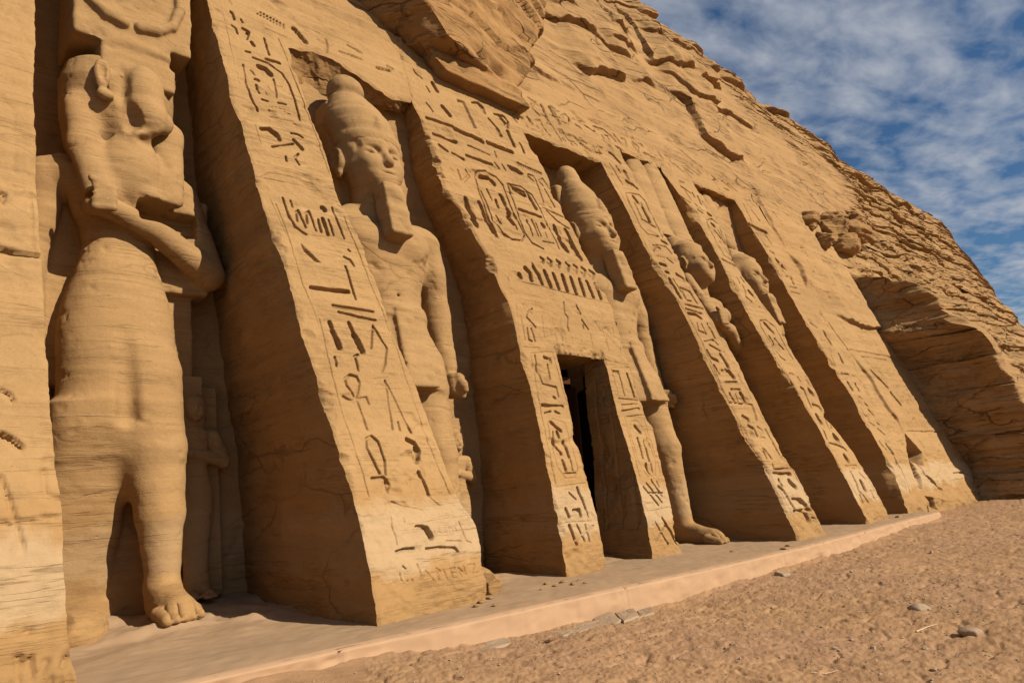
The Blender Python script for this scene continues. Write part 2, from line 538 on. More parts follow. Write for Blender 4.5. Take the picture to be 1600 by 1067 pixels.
carve(ZB, [('t', (295, 0), (310, 130), (350, 230), (360, 305)), ('T', (545, 145), (610, 140), (660, 180), (685, 240)), ('V', (640, 165), (680, 225)), ('t', (940, 85), (970, 180), (1010, 270), (1050, 285)),
           ('n', (350, 370), (430, 345), (520, 340)), ('n', (640, 340), (760, 325), (900, 330), (930, 365)), ('t', (820, 265), (955, 270)), ('t', (425, 60), (430, 100)),
           # weathered travellers' letters
           ('t', (385, 570), (405, 635)), ('t', (410, 635), (415, 637)), ('t', (460, 630), (465, 640)), ('t', (505, 625), (512, 640)), ('t', (550, 480), (585, 620)),
           ('t', (405, 500), (440, 530)), ('t', (570, 630), (620, 540), (695, 635)), ('t', (640, 600), (660, 600)), ('t', (720, 520), (750, 630)), ('t', (725, 520), (765, 545), (740, 575)),
           ('t', (790, 535), (830, 625)), ('t', (845, 520), (885, 610)), ('t', (850, 520), (890, 510)), ('t', (865, 560), (905, 555)), ('t', (885, 610), (925, 600)),
           ('t', (920, 510), (960, 600)), ('t', (920, 510), (1000, 580)), ('t', (965, 495), (1005, 580)), ('t', (1010, 490), (1085, 480), (1060, 570), (1130, 555)),
           ('t', (1130, 560), (1150, 480), (1230, 590)), ('t', (1145, 535), (1195, 530)),
           ('f', (700, 150), (715, 200)), ('f', (755, 150), (745, 185), (770, 190)), ('f', (800, 150), (805, 190), (825, 190), (820, 150)), ('f', (850, 190), (845, 150), (875, 150), (885, 190)), ('f', (905, 150), (925, 195), (905, 190))])

# --- first buttress, its framed panel and letters
ZC, ZD = crop(0, 0, 1.9975), crop(0, 880, 3.81)
carve(ZC, [('t', (-20, 285), (0, 300), (40, 340), (45, 540)), ('t', (92, 540), (100, 770), (125, 800)), ('T', (-40, 765), (0, 775), (60, 790), (125, 800)), ('t', (10, 50), (30, 20)), ('t', (0, 240), (40, 260)),
           ('n', (0, 600), (15, 605), (5, 635)), ('t', (40, 580), (100, 590))])
carve(ZD, [('T', (105, 560), (115, 690)), ('T', (105, 575), (150, 640)), ('T', (180, 570), (185, 680)), ('n', (255, 590), (290, 585), (235, 665)), ('n', (405, 560), (365, 640)), ('n', (310, 680), (315, 740)),
           ('n', (360, 680), (365, 740)), ('n', (420, 665), (425, 740)), ('t', (10, 600), (50, 585)), ('t', (60, 690), (65, 760)), ('n', (150, 410), (180, 400)), ('t', (200, 650), (225, 640))])
carve(crop(0, 534, 2), [('n', (0, 420), (30, 500), (55, 590), (70, 650)), ('T', (0, 290), (40, 310), (65, 330)), ('n', (0, 150), (30, 165), (40, 185)), ('n', (140, 400), (145, 480), (200, 495)),
                        ('n', (0, 565), (30, 570)), ('n', (50, 565), (100, 560)), ('n', (130, 545), (175, 548))])

# --- portal block
Z7, Z12, Z14 = crop(640, 130, 3.556), crop(780, 390, 4.639), crop(740, 500, 2)
carve(Z7, [('V', (182, 132), (202, 152), (222, 178)), ('T', (345, 112), (380, 112), (410, 137), (418, 168)), ('V', (385, 122), (412, 160)), ('T', (470, 172), (520, 182), (548, 215), (545, 248)), ('V', (500, 185), (535, 230)),
           ('T', (440, 200), (500, 262), (512, 296)), ('V', (490, 262), (508, 290)), ('V', (548, 270), (582, 345)), ('T', (615, 335), (640, 385)), ('T', (575, 167), (630, 193)),
           ('T', (95, 192), (240, 242)), ('V', (250, 255), (405, 322)), ('V', (350, 295), (408, 326)), ('V', (437, 330), (572, 383)), ('n', (95, 110), (130, 160)), ('T', (135, 283), (262, 325)),
           ('T', (165, 342), (213, 377)), ('T', (240, 388), (303, 424)), ('T', (318, 402), (462, 453)), ('n', (325, 345), (450, 398)), ('n', (475, 380), (485, 410)), ('n', (475, 440), (500, 475)),
           ('n', (515, 450), (535, 485)), ('T', (548, 460), (600, 480), (630, 503)), ('V', (560, 470), (618, 500)), ('T', (315, 482), (335, 510), (302, 545)), ('n', (270, 480), (290, 540)), ('t', (225, 470), (250, 490)),
           ('n', (500, 855), (440, 740), (390, 610), (366, 520), (380, 487), (420, 487), (480, 520), (520, 570), (560, 680), (620, 800), (640, 850), (625, 875), (570, 865), (520, 825), (480, 770)),
           ('V', (400, 520), (440, 525), (472, 562)), ('n', (430, 590), (460, 650)), ('n', (400, 600), (470, 760)), ('T', (500, 620), (525, 670), (538, 690)), ('V', (510, 630), (530, 672)),
           ('T', (480, 650), (495, 690)), ('V', (545, 703), (560, 733)), ('n', (485, 735), (515, 780)), ('t', (515, 755), (490, 765)), ('V', (552, 748), (578, 778)), ('n', (590, 785), (600, 810)),
           ('n', (545, 560), (570, 640), (610, 740), (640, 830), (680, 890), (740, 922)), ('n', (550, 560), (620, 575), (680, 620), (720, 690), (760, 780), (810, 870), (830, 920)),
           ('V', (580, 590), (640, 622)), ('T', (650, 600), (705, 703)), ('V', (670, 640), (700, 696)), ('T', (610, 702), (730, 745)), ('n', (655, 760), (685, 850)), ('n', (680, 760), (715, 850)),
           ('n', (700, 780), (730, 850)), ('V', (735, 785), (745, 797)), ('n', (755, 830), (765, 860)), ('n', (740, 880), (800, 890)),
           ('V', (312, 640), (340, 720), (378, 790)), ('X', (330, 690), (372, 780)), ('V', (387, 665), (430, 750), (486, 842)), ('X', (410, 720), (470, 820)),
           ('n', (690, 545), (655, 515), (660, 505), (690, 515), (705, 548), (745, 665)), ('n', (740, 570), (718, 540), (740, 530), (772, 582)), ('n', (750, 590), (805, 690)),
           ('n', (740, 690), (850, 745)), ('n', (760, 710), (830, 775)), ('n', (830, 770), (885, 810)), ('V', (803, 795), (845, 880), (880, 935)), ('V', (866, 818), (910, 900), (955, 980)), ('X', (835, 870), (865, 925)),
           ('X', (915, 915), (945, 965)), ('f', (640, 260), (720, 270)), ('n', (540, 145), (600, 215))])
fillc(Z7, [(262, 92), (300, 105), (345, 190), (372, 250), (350, 250), (320, 205), (285, 160)], 0.11)
comb(Z7, (600, 440), (735, 500), 11, (5, 12), 'n')
comb(Z7, (520, 805), (620, 842), 9, (4, 10), 'f')
comb(Z7, (560, 572), (640, 605), 6, (6, 18), 'n')
comb(Z7, (600, 655), (675, 680), 8, (4, 8), 'f')
for a, b_, c_ in [((300, 60), (322, 75), (318, 98)), ((350, 65), (378, 85), (372, 118)), ((415, 80), (440, 100), (433, 132)), ((482, 98), (508, 118), (500, 155)), ((540, 112), (568, 130), (560, 165)),
                  ((600, 130), (628, 150), (620, 185)), ((655, 150), (690, 175), (680, 210)), ((722, 165), (762, 205), (748, 222))]:
    carve(Z12, [('T', a, b_, c_), ('t', (a[0] - 4, a[1] + 30), c_)])
carve(Z12, [('V', (190, 135), (225, 170), (235, 220)), ('V', (250, 130), (290, 190), (312, 248)), ('V', (330, 160), (375, 268)), ('V', (395, 180), (435, 283)), ('V', (460, 190), (495, 298)),
            ('V', (520, 205), (560, 318)), ('V', (585, 220), (618, 328)), ('V', (640, 235), (683, 343)), ('V', (700, 255), (738, 353)), ('V', (752, 268), (800, 373)), ('V', (150, 180), (158, 200)),
            ('t', (170, 235), (400, 292), (830, 402)), ('t', (60, 200), (70, 240)), ('n', (240, 100), (300, 190)),
            ('n', (240, 430), (205, 460), (200, 490), (265, 565)), ('t', (215, 435), (240, 470)), ('n', (200, 570), (210, 650), (235, 665)), ('n', (230, 570), (262, 665)),
            ('n', (470, 380), (475, 460), (500, 490), (495, 550), (508, 590)), ('n', (560, 400), (590, 470)), ('n', (600, 510), (650, 580)), ('n', (610, 545), (615, 570)),
            ('T', (828, 450), (840, 530), (870, 590), (905, 690), (940, 790)), ('t', (310, 480), (330, 640)), ('t', (450, 500), (440, 560)), ('t', (460, 600), (465, 660)), ('t', (665, 610), (685, 700)),
            ('t', (745, 560), (800, 750)), ('t', (780, 640), (800, 740)), ('t', (880, 700), (885, 760)), ('t', (160, 705), (290, 715)), ('t', (780, 800), (950, 835)), ('t', (155, 480), (185, 660)),
            ('f', (330, 480), (350, 640)), ('f', (360, 520), (385, 640)), ('t', (400, 560), (420, 660)), ('f', (520, 600), (540, 690)), ('f', (700, 480), (730, 560)), ('t', (690, 520), (740, 590), (790, 560)), ('t', (820, 570), (830, 610)),
            ('f', (280, 390), (400, 420)), ('f', (520, 640), (640, 670)), ('f', (120, 400), (140, 640))])
rnd = random.Random(4)
for i in range(46):       # the worn small signs of the scene over the door
    x = rnd.uniform(150, 800); y = 370 + (x - 150) * 0.09 + rnd.uniform(0, 70)
    carve(Z12, [('f', (x, y), (x + rnd.uniform(-4, 14), y + rnd.uniform(5, 22)))])
carve(Z14, [('t', (175, 105), (215, 300), (260, 515)), ('t', (245, 98), (300, 290), (352, 500)), ('t', (260, 522), (352, 508)), ('t', (175, 105), (245, 98)),
            ('n', (190, 110), (200, 160), (215, 200), (260, 210), (265, 240)), ('T', (220, 117), (240, 125)), ('n', (240, 120), (242, 135)), ('n', (230, 140), (240, 185)), ('n', (250, 240), (256, 246)),
            ('T', (215, 266), (280, 270)), ('n', (225, 292), (242, 286)), ('n', (255, 285), (270, 292)),
            ('t', (235, 320), (250, 308), (285, 320), (305, 380), (325, 460), (318, 492), (290, 495), (265, 460), (240, 370), (235, 320)), ('T', (245, 320), (260, 335), (275, 347)),
            ('T', (255, 380), (275, 420)), ('T', (285, 380), (300, 430)), ('n', (250, 350), (255, 400)), ('T', (280, 440), (290, 470)), ('n', (305, 440), (310, 470)), ('n', (285, 480), (320, 478)), ('T', (262, 350), (270, 366)),
            ('n', (300, 540), (320, 560)), ('T', (325, 525), (350, 590)), ('T', (290, 590), (300, 615)), ('T', (313, 595), (330, 592), (335, 612)), ('n', (350, 590), (360, 615)), ('t', (290, 632), (372, 628)),
            ('T', (302, 642), (325, 700)), ('n', (325, 640), (350, 690)), ('n', (350, 640), (365, 690)), ('n', (322, 690), (372, 642)),
            ('t', (432, 150), (480, 330), (520, 490)), ('t', (490, 148), (540, 330), (588, 480)), ('t', (432, 150), (490, 148)), ('n', (440, 160), (455, 160), (475, 235)), ('T', (440, 160), (453, 165)),
            ('T', (482, 168), (505, 240)), ('n', (455, 245), (520, 250)), ('n', (465, 265), (515, 262)), ('T', (465, 286), (520, 277)), ('n', (480, 302), (540, 296)),
            ('t', (490, 320), (510, 313), (535, 340), (570, 440), (570, 485), (545, 490), (515, 440), (490, 350), (490, 320)), ('T', (505, 330), (525, 352)), ('T', (515, 370), (530, 430)), ('T', (535, 380), (550, 440)),
            ('T', (540, 450), (550, 480)), ('n', (555, 450), (562, 478)), ('n', (540, 510), (590, 570)), ('n', (530, 520), (580, 580)), ('n', (555, 500), (590, 550)), ('n', (545, 540), (590, 540)),
            ('n', (565, 630), (610, 700)), ('T', (590, 620), (640, 700)), ('n', (570, 690), (600, 640)), ('t', (530, 600), (615, 585)), ('n', (575, 505), (580, 520))])

# --- third to fifth buttress and the panel beyond
Z1, Z2, Z3, Z4, Z5, Z6 = crop(920, 220, 5.335), crop(1060, 270, 5.335), crop(1040, 400, 5.335), crop(1100, 560, 3.556), crop(1200, 500, 3.235), crop(1280, 480, 3.235)
S3 = 1.25
carve(Z1, [('t', (120, 175), (260, 420), (400, 690), (540, 1000)), ('t', (240, 120), (330, 190), (430, 360), (540, 590), (690, 870), (780, 1060)), ('T', (180, 95), (265, 190)), ('T', (235, 215), (260, 260)),
           ('V', (303, 260), (325, 310)), ('V', (318, 342), (348, 360)), ('T', (360, 360), (405, 400)), ('n', (175, 190), (285, 365)), ('n', (310, 440), (330, 500), (440, 720), (500, 780), (590, 795)),
           ('n', (310, 440), (350, 435), (420, 450), (470, 500), (620, 800)), ('V', (375, 470), (405, 508)), ('n', (385, 520), (440, 640)), ('V', (455, 565), (510, 672)), ('n', (440, 520), (450, 560)), ('n', (440, 650), (560, 720)),
           ('n', (540, 870), (600, 900)), ('T', (612, 832), (655, 860)), ('n', (545, 920), (560, 870), (640, 880), (690, 940)), ('T', (600, 1022), (650, 1040)), ('n', (590, 890), (600, 905))], S3)
comb(Z1, (480, 735), (580, 775), 8, (5, 12), 't')
comb(Z1, (570, 960), (740, 1003), 10, (8, -22), 't')
carve(Z3, [('t', (0, 225), (160, 450), (290, 700), (460, 1060)), ('t', (120, 30), (300, 400), (480, 740), (640, 1060)), ('T', (40, 190), (130, 350)), ('n', (70, 190), (165, 350)), ('T', (10, 130), (30, 140)), ('V', (98, 158), (148, 193)),
           ('T', (130, 267), (205, 297), (260, 390)), ('n', (140, 285), (180, 370), (215, 375)), ('n', (165, 402), (310, 440)), ('n', (175, 440), (305, 482)), ('T', (195, 480), (250, 490), (295, 520)),
           ('n', (265, 560), (275, 620), (340, 650), (300, 570)), ('T', (350, 570), (410, 680)), ('n', (320, 715), (400, 700), (440, 740)), ('n', (360, 740), (460, 790)), ('T', (350, 790), (385, 850), (440, 875)),
           ('V', (467, 827), (518, 918)), ('T', (410, 915), (450, 975)), ('V', (527, 957), (568, 1008)), ('n', (480, 955), (520, 960)), ('n', (500, 1050), (600, 1050)), ('n', (20, 20), (60, 60)),
           ('t', (560, 200), (690, 470), (860, 760), (1060, 1075)), ('t', (640, 150), (760, 340), (960, 640), (1060, 800)), ('n', (590, 180), (615, 225)), ('T', (630, 185), (650, 215)), ('n', (640, 250), (660, 290), (665, 340), (720, 385)),
           ('V', (692, 297), (723, 328)), ('T', (735, 355), (755, 380)), ('n', (785, 545), (800, 590), (960, 840), (1000, 870)), ('n', (790, 540), (840, 535), (910, 590), (1060, 860)), ('V', (822, 557), (898, 638)),
           ('T', (870, 670), (915, 735)), ('T', (950, 735), (985, 775)), ('n', (920, 690), (940, 720)), ('n', (780, 420), (790, 430)), ('t', (820, 480), (835, 495))], S3)
carve(Z4, [('t', (30, 30), (190, 340), (370, 640), (500, 890)), ('t', (165, 30), (290, 270), (450, 540), (640, 890)), ('T', (60, 40), (85, 80)), ('T', (105, 0), (130, 45)), ('V', (137, 72), (163, 103)), ('n', (120, 135), (185, 130)),
           ('n', (150, 170), (205, 172)), ('T', (145, 195), (175, 245)), ('n', (180, 200), (195, 240)), ('V', (207, 197), (238, 238)), ('T', (150, 250), (270, 260), (295, 340)), ('V', (222, 327), (248, 343)),
           ('T', (250, 375), (280, 390), (300, 430)), ('n', (300, 380), (330, 400), (310, 440), (340, 440)), ('n', (330, 500), (350, 555)), ('n', (340, 505), (380, 555)), ('T', (350, 400), (420, 530)),
           ('n', (385, 590), (390, 615), (490, 610)), ('T', (390, 640), (485, 642)), ('T', (420, 675), (435, 705)), ('V', (482, 683), (513, 712)), ('T', (420, 712), (445, 735), (500, 830)), ('V', (500, 790), (545, 790), (573, 818)),
           ('T', (500, 852), (595, 840)), ('X', (572, 862), (588, 890)), ('n', (610, 885), (622, 888)), ('n', (120, 60), (140, 66))], S3)
carve(Z2, [('n', (60, 150), (110, 230)), ('T', (120, 170), (135, 200)), ('T', (165, 200), (190, 260)), ('n', (30, 200), (100, 250)), ('n', (140, 260), (160, 280)), ('T', (165, 310), (200, 330)), ('T', (245, 335), (275, 360)),
           ('n', (235, 400), (250, 450), (380, 690), (460, 735)), ('n', (235, 395), (280, 385), (330, 430), (460, 735)), ('V', (277, 427), (298, 443)), ('T', (300, 480), (390, 590)), ('n', (330, 480), (385, 580)), ('n', (380, 620), (430, 690)),
           ('T', (370, 720), (420, 750), (480, 775)), ('n', (545, 258), (610, 400)), ('n', (570, 260), (680, 400)), ('V', (600, 430), (650, 460), (740, 500)), ('n', (650, 500), (740, 630)), ('T', (730, 520), (775, 590)),
           ('n', (760, 650), (800, 670)), ('V', (815, 725), (835, 745)), ('V', (875, 780), (898, 803)), ('n', (890, 860), (940, 870), (970, 930)), ('n', (930, 950), (990, 960)), ('n', (940, 990), (1020, 1010)), ('t', (530, 245), (620, 430)), ('n', (10, 220), (60, 250)), ('n', (200, 240), (240, 300))], S3)
carve(Z5, [('t', (0, 110), (140, 340), (290, 620), (480, 930)), ('t', (60, 60), (220, 320), (400, 610), (560, 900)), ('n', (10, 40), (25, 60)), ('T', (165, 340), (180, 350), (220, 440)), ('X', (208, 358), (222, 373)), ('X', (235, 437), (266, 450)),
           ('X', (250, 487), (268, 512)), ('n', (285, 490), (300, 485), (325, 545), (315, 560), (285, 490)), ('T', (275, 545), (300, 600)), ('X', (338, 588), (353, 603)), ('n', (310, 620), (370, 635), (400, 660)), ('X', (392, 692), (403, 708)),
           ('n', (390, 740), (450, 735)), ('n', (395, 735), (440, 750)), ('T', (420, 770), (450, 830), (480, 920)), ('n', (460, 770), (490, 800)), ('X', (473, 823), (488, 852)), ('n', (470, 870), (510, 920)), ('n', (520, 860), (545, 915)),
           ('n', (110, 270), (130, 275)), ('n', (190, 300), (205, 320)), ('n', (150, 290), (165, 310)),
           ('n', (215, 10), (250, 40)), ('V', (285, 62), (318, 120)), ('n', (320, 180), (345, 230)), ('V', (360, 177), (378, 213)), ('n', (370, 270), (410, 275)), ('V', (407, 318), (428, 353)), ('V', (445, 327), (460, 355)),
           ('n', (460, 385), (480, 400)), ('n', (465, 425), (490, 480), (510, 490)), ('T', (490, 420), (505, 435)), ('T', (510, 455), (535, 480)), ('n', (515, 515), (540, 535)), ('n', (550, 520), (565, 530)), ('n', (555, 550), (590, 580)),
           ('n', (565, 610), (600, 660)), ('T', (600, 630), (635, 680)), ('t', (195, 10), (300, 190), (420, 385))], S3)
carve(Z6, [('n', (305, 680), (340, 720)), ('T', (345, 700), (380, 745)), ('T', (385, 765), (410, 810)), ('n', (420, 820), (450, 900), (465, 935)), ('n', (430, 880), (445, 930)), ('T', (50, 80), (100, 150), (150, 220)),
           ('n', (210, 255), (240, 290)), ('V', (250, 322), (330, 410)), ('V', (348, 437), (400, 498)), ('V', (415, 372), (480, 460), (555, 560)), ('T', (430, 392), (540, 540)), ('n', (160, 215), (260, 235), (385, 262)),
           ('n', (440, 628), (620, 630)), ('T', (680, 842), (735, 832)), ('V', (550, 858), (625, 922)), ('T', (500, 790), (540, 850)), ('n', (205, 250), (330, 270))], S3)
fillc(Z6, [(432, 640), (445, 720), (455, 775), (530, 800), (520, 735), (480, 690)], 0.7)
fillc(Z6, [(455, 780), (500, 910), (530, 918), (515, 860), (480, 800)], 0.25)
fillc(Z6, [(540, 955), (575, 1010), (608, 1025), (580, 965)], 0.3)
for i in range(90):
    u, v = rnd.random(), rnd.random()
    x = 215 + 110 * u + 135 * v; y = 262 + 22 * u + 230 * v * (0.8 + 0.2 * u) - 10
    if rnd.random() < 0.5:
        carve(Z6, [('t', (x, y), (x + rnd.uniform(2, 10), y + rnd.uniform(3, 13)))], S3)
    else:
        carve(Z6, [('t', (x, y), (x + rnd.uniform(6, 12), y + rnd.uniform(1, 5)))], S3)
for i in range(17):
    carve(Z6, [('n', (440 + i * 10.5, 578 + i * 0.8 + rnd.uniform(-6, 6)), (452 + i * 10.5, 608 + rnd.uniform(-4, 6)))])

# --- the frieze across the top
Z11 = crop(790, 130, 3.721)
carve(Z11, [('n', (130, 85), (165, 110)), ('n', (175, 110), (150, 140), (200, 190)), ('T', (205, 130), (250, 225)), ('T', (250, 140), (310, 235)), ('n', (255, 135), (285, 150)), ('n', (270, 150), (320, 240)),
            ('n', (320, 190), (345, 180), (375, 215), (362, 240), (325, 225)), ('n', (400, 205), (450, 240), (515, 285)), ('n', (410, 240), (440, 265)), ('n', (520, 255), (560, 265), (605, 300)), ('n', (610, 300), (640, 340)), ('n', (625, 295), (680, 360)),
            ('n', (670, 320), (695, 330), (705, 365)), ('n', (735, 340), (775, 375), (770, 405), (735, 340)), ('n', (780, 350), (800, 370)), ('n', (800, 405), (875, 435)), ('n', (890, 400), (920, 450)), ('n', (930, 420), (960, 440)),
            ('n', (960, 460), (1000, 480)), ('n', (985, 470), (1040, 520)), ('n', (1030, 480), (1090, 530)), ('n', (1080, 500), (1130, 540)), ('n', (1190, 530), (1225, 560), (1200, 565)), ('n', (1250, 560), (1310, 610)), ('n', (1290, 580), (1350, 630)),
            ('n', (1120, 510), (1140, 530)), ('n', (1270, 610), (1300, 625)),
            ('n', (175, 215), (200, 215), (210, 240), (260, 310)), ('n', (240, 235), (265, 240), (325, 335)), ('n', (305, 270), (330, 275), (390, 360)), ('n', (370, 300), (400, 310), (480, 390)), ('n', (410, 330), (500, 395)), ('n', (430, 320), (470, 350)),
            ('T', (130, 200), (150, 225)), ('n', (640, 365), (680, 390)), ('T', (650, 372), (672, 386)), ('f', (100, 245), (220, 292)), ('f', (480, 350), (560, 385)), ('t', (820, 360), (840, 380)), ('t', (600, 370), (640, 420)),
            ('t', (560, 330), (590, 350)), ('t', (730, 400), (760, 420)), ('T', (610, 400), (670, 465)), ('n', (500, 395), (560, 410)), ('n', (1010, 570), (1040, 580)), ('n', (1020, 600), (1080, 640))], S3)
rnd = random.Random(11)
for i in range(150):      # small worn signs filling both rows of the frieze
    t = rnd.random()
    if i % 3:
        x = 130 + 1220 * t; y = 120 + 470 * t + rnd.uniform(-22, 34)
    else:
        x = 120 + 480 * t; y = 225 + 170 * t + rnd.uniform(-20, 30)
    a_ = rnd.uniform(0, 1.2)
    l_ = rnd.uniform(8, 34)
    carve(Z11, [(rnd.choice('tnt'), (x, y), (x + l_ * math.cos(a_), y + l_ * math.sin(a_)))])
for i in range(70):       # and between the larger signs of the doorway block
    x = rnd.uniform(90, 640); y = rnd.uniform(100, 420) + 0.28 * (x - 90)
    a_ = rnd.choice([0.35, 1.1]) + rnd.uniform(-0.2, 0.2)
    l_ = rnd.uniform(8, 22)
    carve(Z7, [('f', (x, y), (x + l_ * math.cos(a_), y + l_ * math.sin(a_)))])
carve(crop(640, 130, 3.556), [('n', (90, 20), (110, 50)), ('V', (128, 5), (150, 45))])
carve(crop(400, 0, 2.667), [('t', (390, 10), (510, 100)), ('n', (345, 215), (440, 250)), ('n', (380, 190), (440, 222)), ('T', (505, 285), (555, 295)), ('n', (545, 275), (570, 290)), ('n', (655, 290), (690, 330)), ('T', (735, 345), (755, 380)), ('V', (160, 120), (205, 175))])


def carve_depth(X, Z):
    """depth of the carving at every point of a grid (rows run upward in z)"""
    D = np.zeros(X.shape)
    X0, Z0 = X, Z
    X = X + 0.006 * fbm(X * 4, 1.0, Z * 4, 3, 501)
    Z = Z + 0.006 * fbm(X0 * 4, 5.0, Z0 * 4, 3, 503)
    zmin, zmax = Z.min(1), Z.max(1)
    xmin, xmax = X.min(), X.max()
    for kind, q, w, dep in CARVE:
        pad = w * 1.6 + 0.03
        lo, hi = q.min(0) - pad, q.max(0) + pad
        if hi[0] < xmin or lo[0] > xmax:
            continue
        r = np.where((zmax >= lo[1]) & (zmin <= hi[1]))[0]
        if not len(r):
            continue
        sl = slice(r[0], r[-1] + 1)
        x, z = X[sl], Z[sl]
        cols = np.where(((x >= lo[0]) & (x <= hi[0])).any(0))[0]
        if not len(cols):
            continue
        cs = slice(cols[0], cols[-1] + 1)
        x, z = x[:, cs], z[:, cs]
        best = np.full(x.shape, 1e9)
        n = len(q)
        segs = [(q[i], q[i + 1]) for i in range(n - 1)]
        if kind == 'p':
            segs.append((q[-1], q[0]))
        for a, b in segs:
            d = b - a
            L2 = d @ d + 1e-12
            t = np.clip(((x - a[0]) * d[0] + (z - a[1]) * d[1]) / L2, 0, 1)
            best = np.minimum(best, np.hypot(x - a[0] - t * d[0], z - a[1] - t * d[1]))
        if kind == 'p':
            ins = np.zeros(x.shape, bool)
            for a, b in segs:
                c = ((a[1] > z) != (b[1] > z)) & (x < (b[0] - a[0]) * (z - a[1]) / (b[1] - a[1] + 1e-12) + a[0])
                ins ^= c
            best = np.where(ins, -best, best)
            k = np.clip((0.02 - best) / 0.04, 0, 1)
        else:
            k = np.clip((w - best) / max(w * 0.30, min(0.018, w * 0.7)), 0, 1)
        D[sl, cs] = np.maximum(D[sl, cs], dep * k)
    return D


# big natural ledges of the cliff: the rock above / right of each traced line stands proud of the rock below it
LEDGES = []


def ledge(cr, pts, a, Ld, flip=False):
    q = np.array([on_sheet(cr(p))[[0, 2]] for p in pts])
    LEDGES.append((q, a * 0.62, Ld * 2.6, flip))


ZU = crop(860, 0, 4.103)
ledge(ZU, [(130, 425), (330, 490), (475, 525)], 0.75, 0.9)
ledge(ZU, [(480, 500), (620, 545), (690, 582)], 0.4, 0.8)
ledge(ZU, [(-150, 70), (0, 130), (130, 180), (260, 250), (380, 310), (450, 370), (530, 425)], 0.45, 1.2)
ledge(ZU, [(320, 240), (440, 295), (575, 328)], 0.4, 0.8)
ledge(ZU, [(600, 345), (650, 405), (830, 450), (900, 485)], 0.55, 1.2)
ledge(ZU, [(680, 440), (760, 500), (860, 605), (1000, 680), (1180, 760), (1330, 852)], 0.4, 1.2)
ledge(ZU, [(740, 580), (850, 660), (900, 740), (950, 855), (1030, 930), (1100, 990), (1240, 1040)], 0.6, 2.2)
ledge(ZU, [(350, 165), (440, 220), (530, 258)], 0.4, 0.7)
ledge(ZU, [(900, 510), (1000, 548), (1100, 592)], 0.6, 0.9)
ledge(ZU, [(-60, 20), (0, 55), (150, 90)], 0.4, 0.7)
ledge(ZU, [(580, 185), (720, 243)], 0.5, 0.7)
ledge(ZU, [(960, 455), (1060, 532)], 0.5, 0.8)
ledge(ZU, [(780, 265), (855, 322)], 0.4, 0.6)
ledge(ZU, [(860, 290), (925, 330)], 0.4, 0.6)
ledge(ZU, [(935, 275), (1030, 352)], 0.5, 0.8)
ledge(ZU, [(620, 65), (720, 122)], 0.4, 0.6)
ledge(ZU, [(1100, 470), (1200, 530), (1300, 560)], 0.5, 0.9)
ledge(crop(1000, 0, 1.9975), [(410, 320), (450, 345), (490, 372)], 0.7, 0.9)
ledge(crop(1000, 0, 1.9975), [(15, 30), (60, 50)], 0.5, 0.7)
ledge(crop(1060, 270, 5.335), [(560, 60), (640, 170), (700, 335), (780, 450), (850, 560), (900, 640)], 0.22, 1.2)
ledge(crop(1060, 270, 5.335), [(880, 640), (960, 750), (1060, 960)], 0.3, 0.9)
ledge(crop(1280, 480, 3.235), [(70, 30), (150, 80), (240, 115), (330, 120)], 0.4, 0.9)
ledge(crop(1280, 480, 3.235), [(150, 220), (230, 340), (310, 470), (370, 560), (420, 640)], 0.22, 2.0)
ledge(crop(800, 90, 4), [(0, 30), (120, 80), (330, 190)], 0.22, 0.8)


def ledge_disp(X, Z):
    D = np.zeros(X.shape)
    for q, a, Ld, flip in LEDGES:
        lo, hi = q.min(0) - 2.5 * Ld, q.max(0) + 2.5 * Ld
        m = (X > lo[0]) & (X < hi[0]) & (Z > lo[1]) & (Z < hi[1])
        if not m.any():
            continue
        x, z = X[m], Z[m]
        jx = 0.18 * fbm(x * 1.3, 3.3, z * 1.3, 3, 71)
        jz = 0.15 * fbm(x * 1.3, 8.3, z * 1.3, 3, 72)
        x, z = x + jx, z + jz
        best = np.full(x.shape, 1e9); side = np.zeros(x.shape); ends = np.zeros(x.shape)
        cum = np.concatenate([[0], np.cumsum(np.hypot(*(np.diff(q, axis=0).T)))])
        for i in range(len(q) - 1):
            A, B = q[i], q[i + 1]
            d = B - A; l = math.hypot(*d) + 1e-9
            t = ((x - A[0]) * d[0] + (z - A[1]) * d[1]) / (l * l)
            tc = np.clip(t, 0, 1)
            dd = np.hypot(x - A[0] - tc * d[0], z - A[1] - tc * d[1])
            cr_ = (d[0] * (z - A[1]) - d[1] * (x - A[0])) / l
            up = dd < best
            best = np.where(up, dd, best); side = np.where(up, cr_, side)
            s = (cum[i] + t * l)
            ends = np.where(up, s, ends)
        tot = cum[-1]
        l0 = min(0.35 * tot, 0.9)
        e = sstep(ends, -0.15, l0) * sstep(-(ends - tot), -0.15, l0)
        a = a * (0.9 + 0.25 * fbm(x * 1.1, 1.0, z * 1.1, 3, 75))
        D[m] -= a * sstep(side, -0.02, 0.09) * np.exp(-(np.maximum(side, 0) / Ld) ** 2) * e
    return D


def weather(X, Y, Z, amp=1.0):
    """slow swell, bedding and small knocks of the dressed rock (metres, + is inward)"""
    d = 0.022 * fbm(X * 0.7, Y * 0.3, Z * 0.7, 3, 11)
    d = d + 0.009 * fbm(X * 0.25, Y * 0.2, Z * 4.0 + 0.3 * X, 4, 23)
    d = d + 0.009 * fbm(X * 9, Y * 4, Z * 11, 3, 31)
    k = np.clip(fbm(X * 2.1, Y, Z * 3.2, 3, 41) - 0.55, 0, 1)
    d = d + 0.10 * k
    foot = np.clip(1 - Z / 1.1, 0, 1)
    d = d + foot * 0.05 * (fbm(X * 3, Y * 2, Z * 4, 3, 47) + 0.25)
    return d * amp


# ------------------------------------------------------------------ the facade, block by block
ZTOP = 12.4


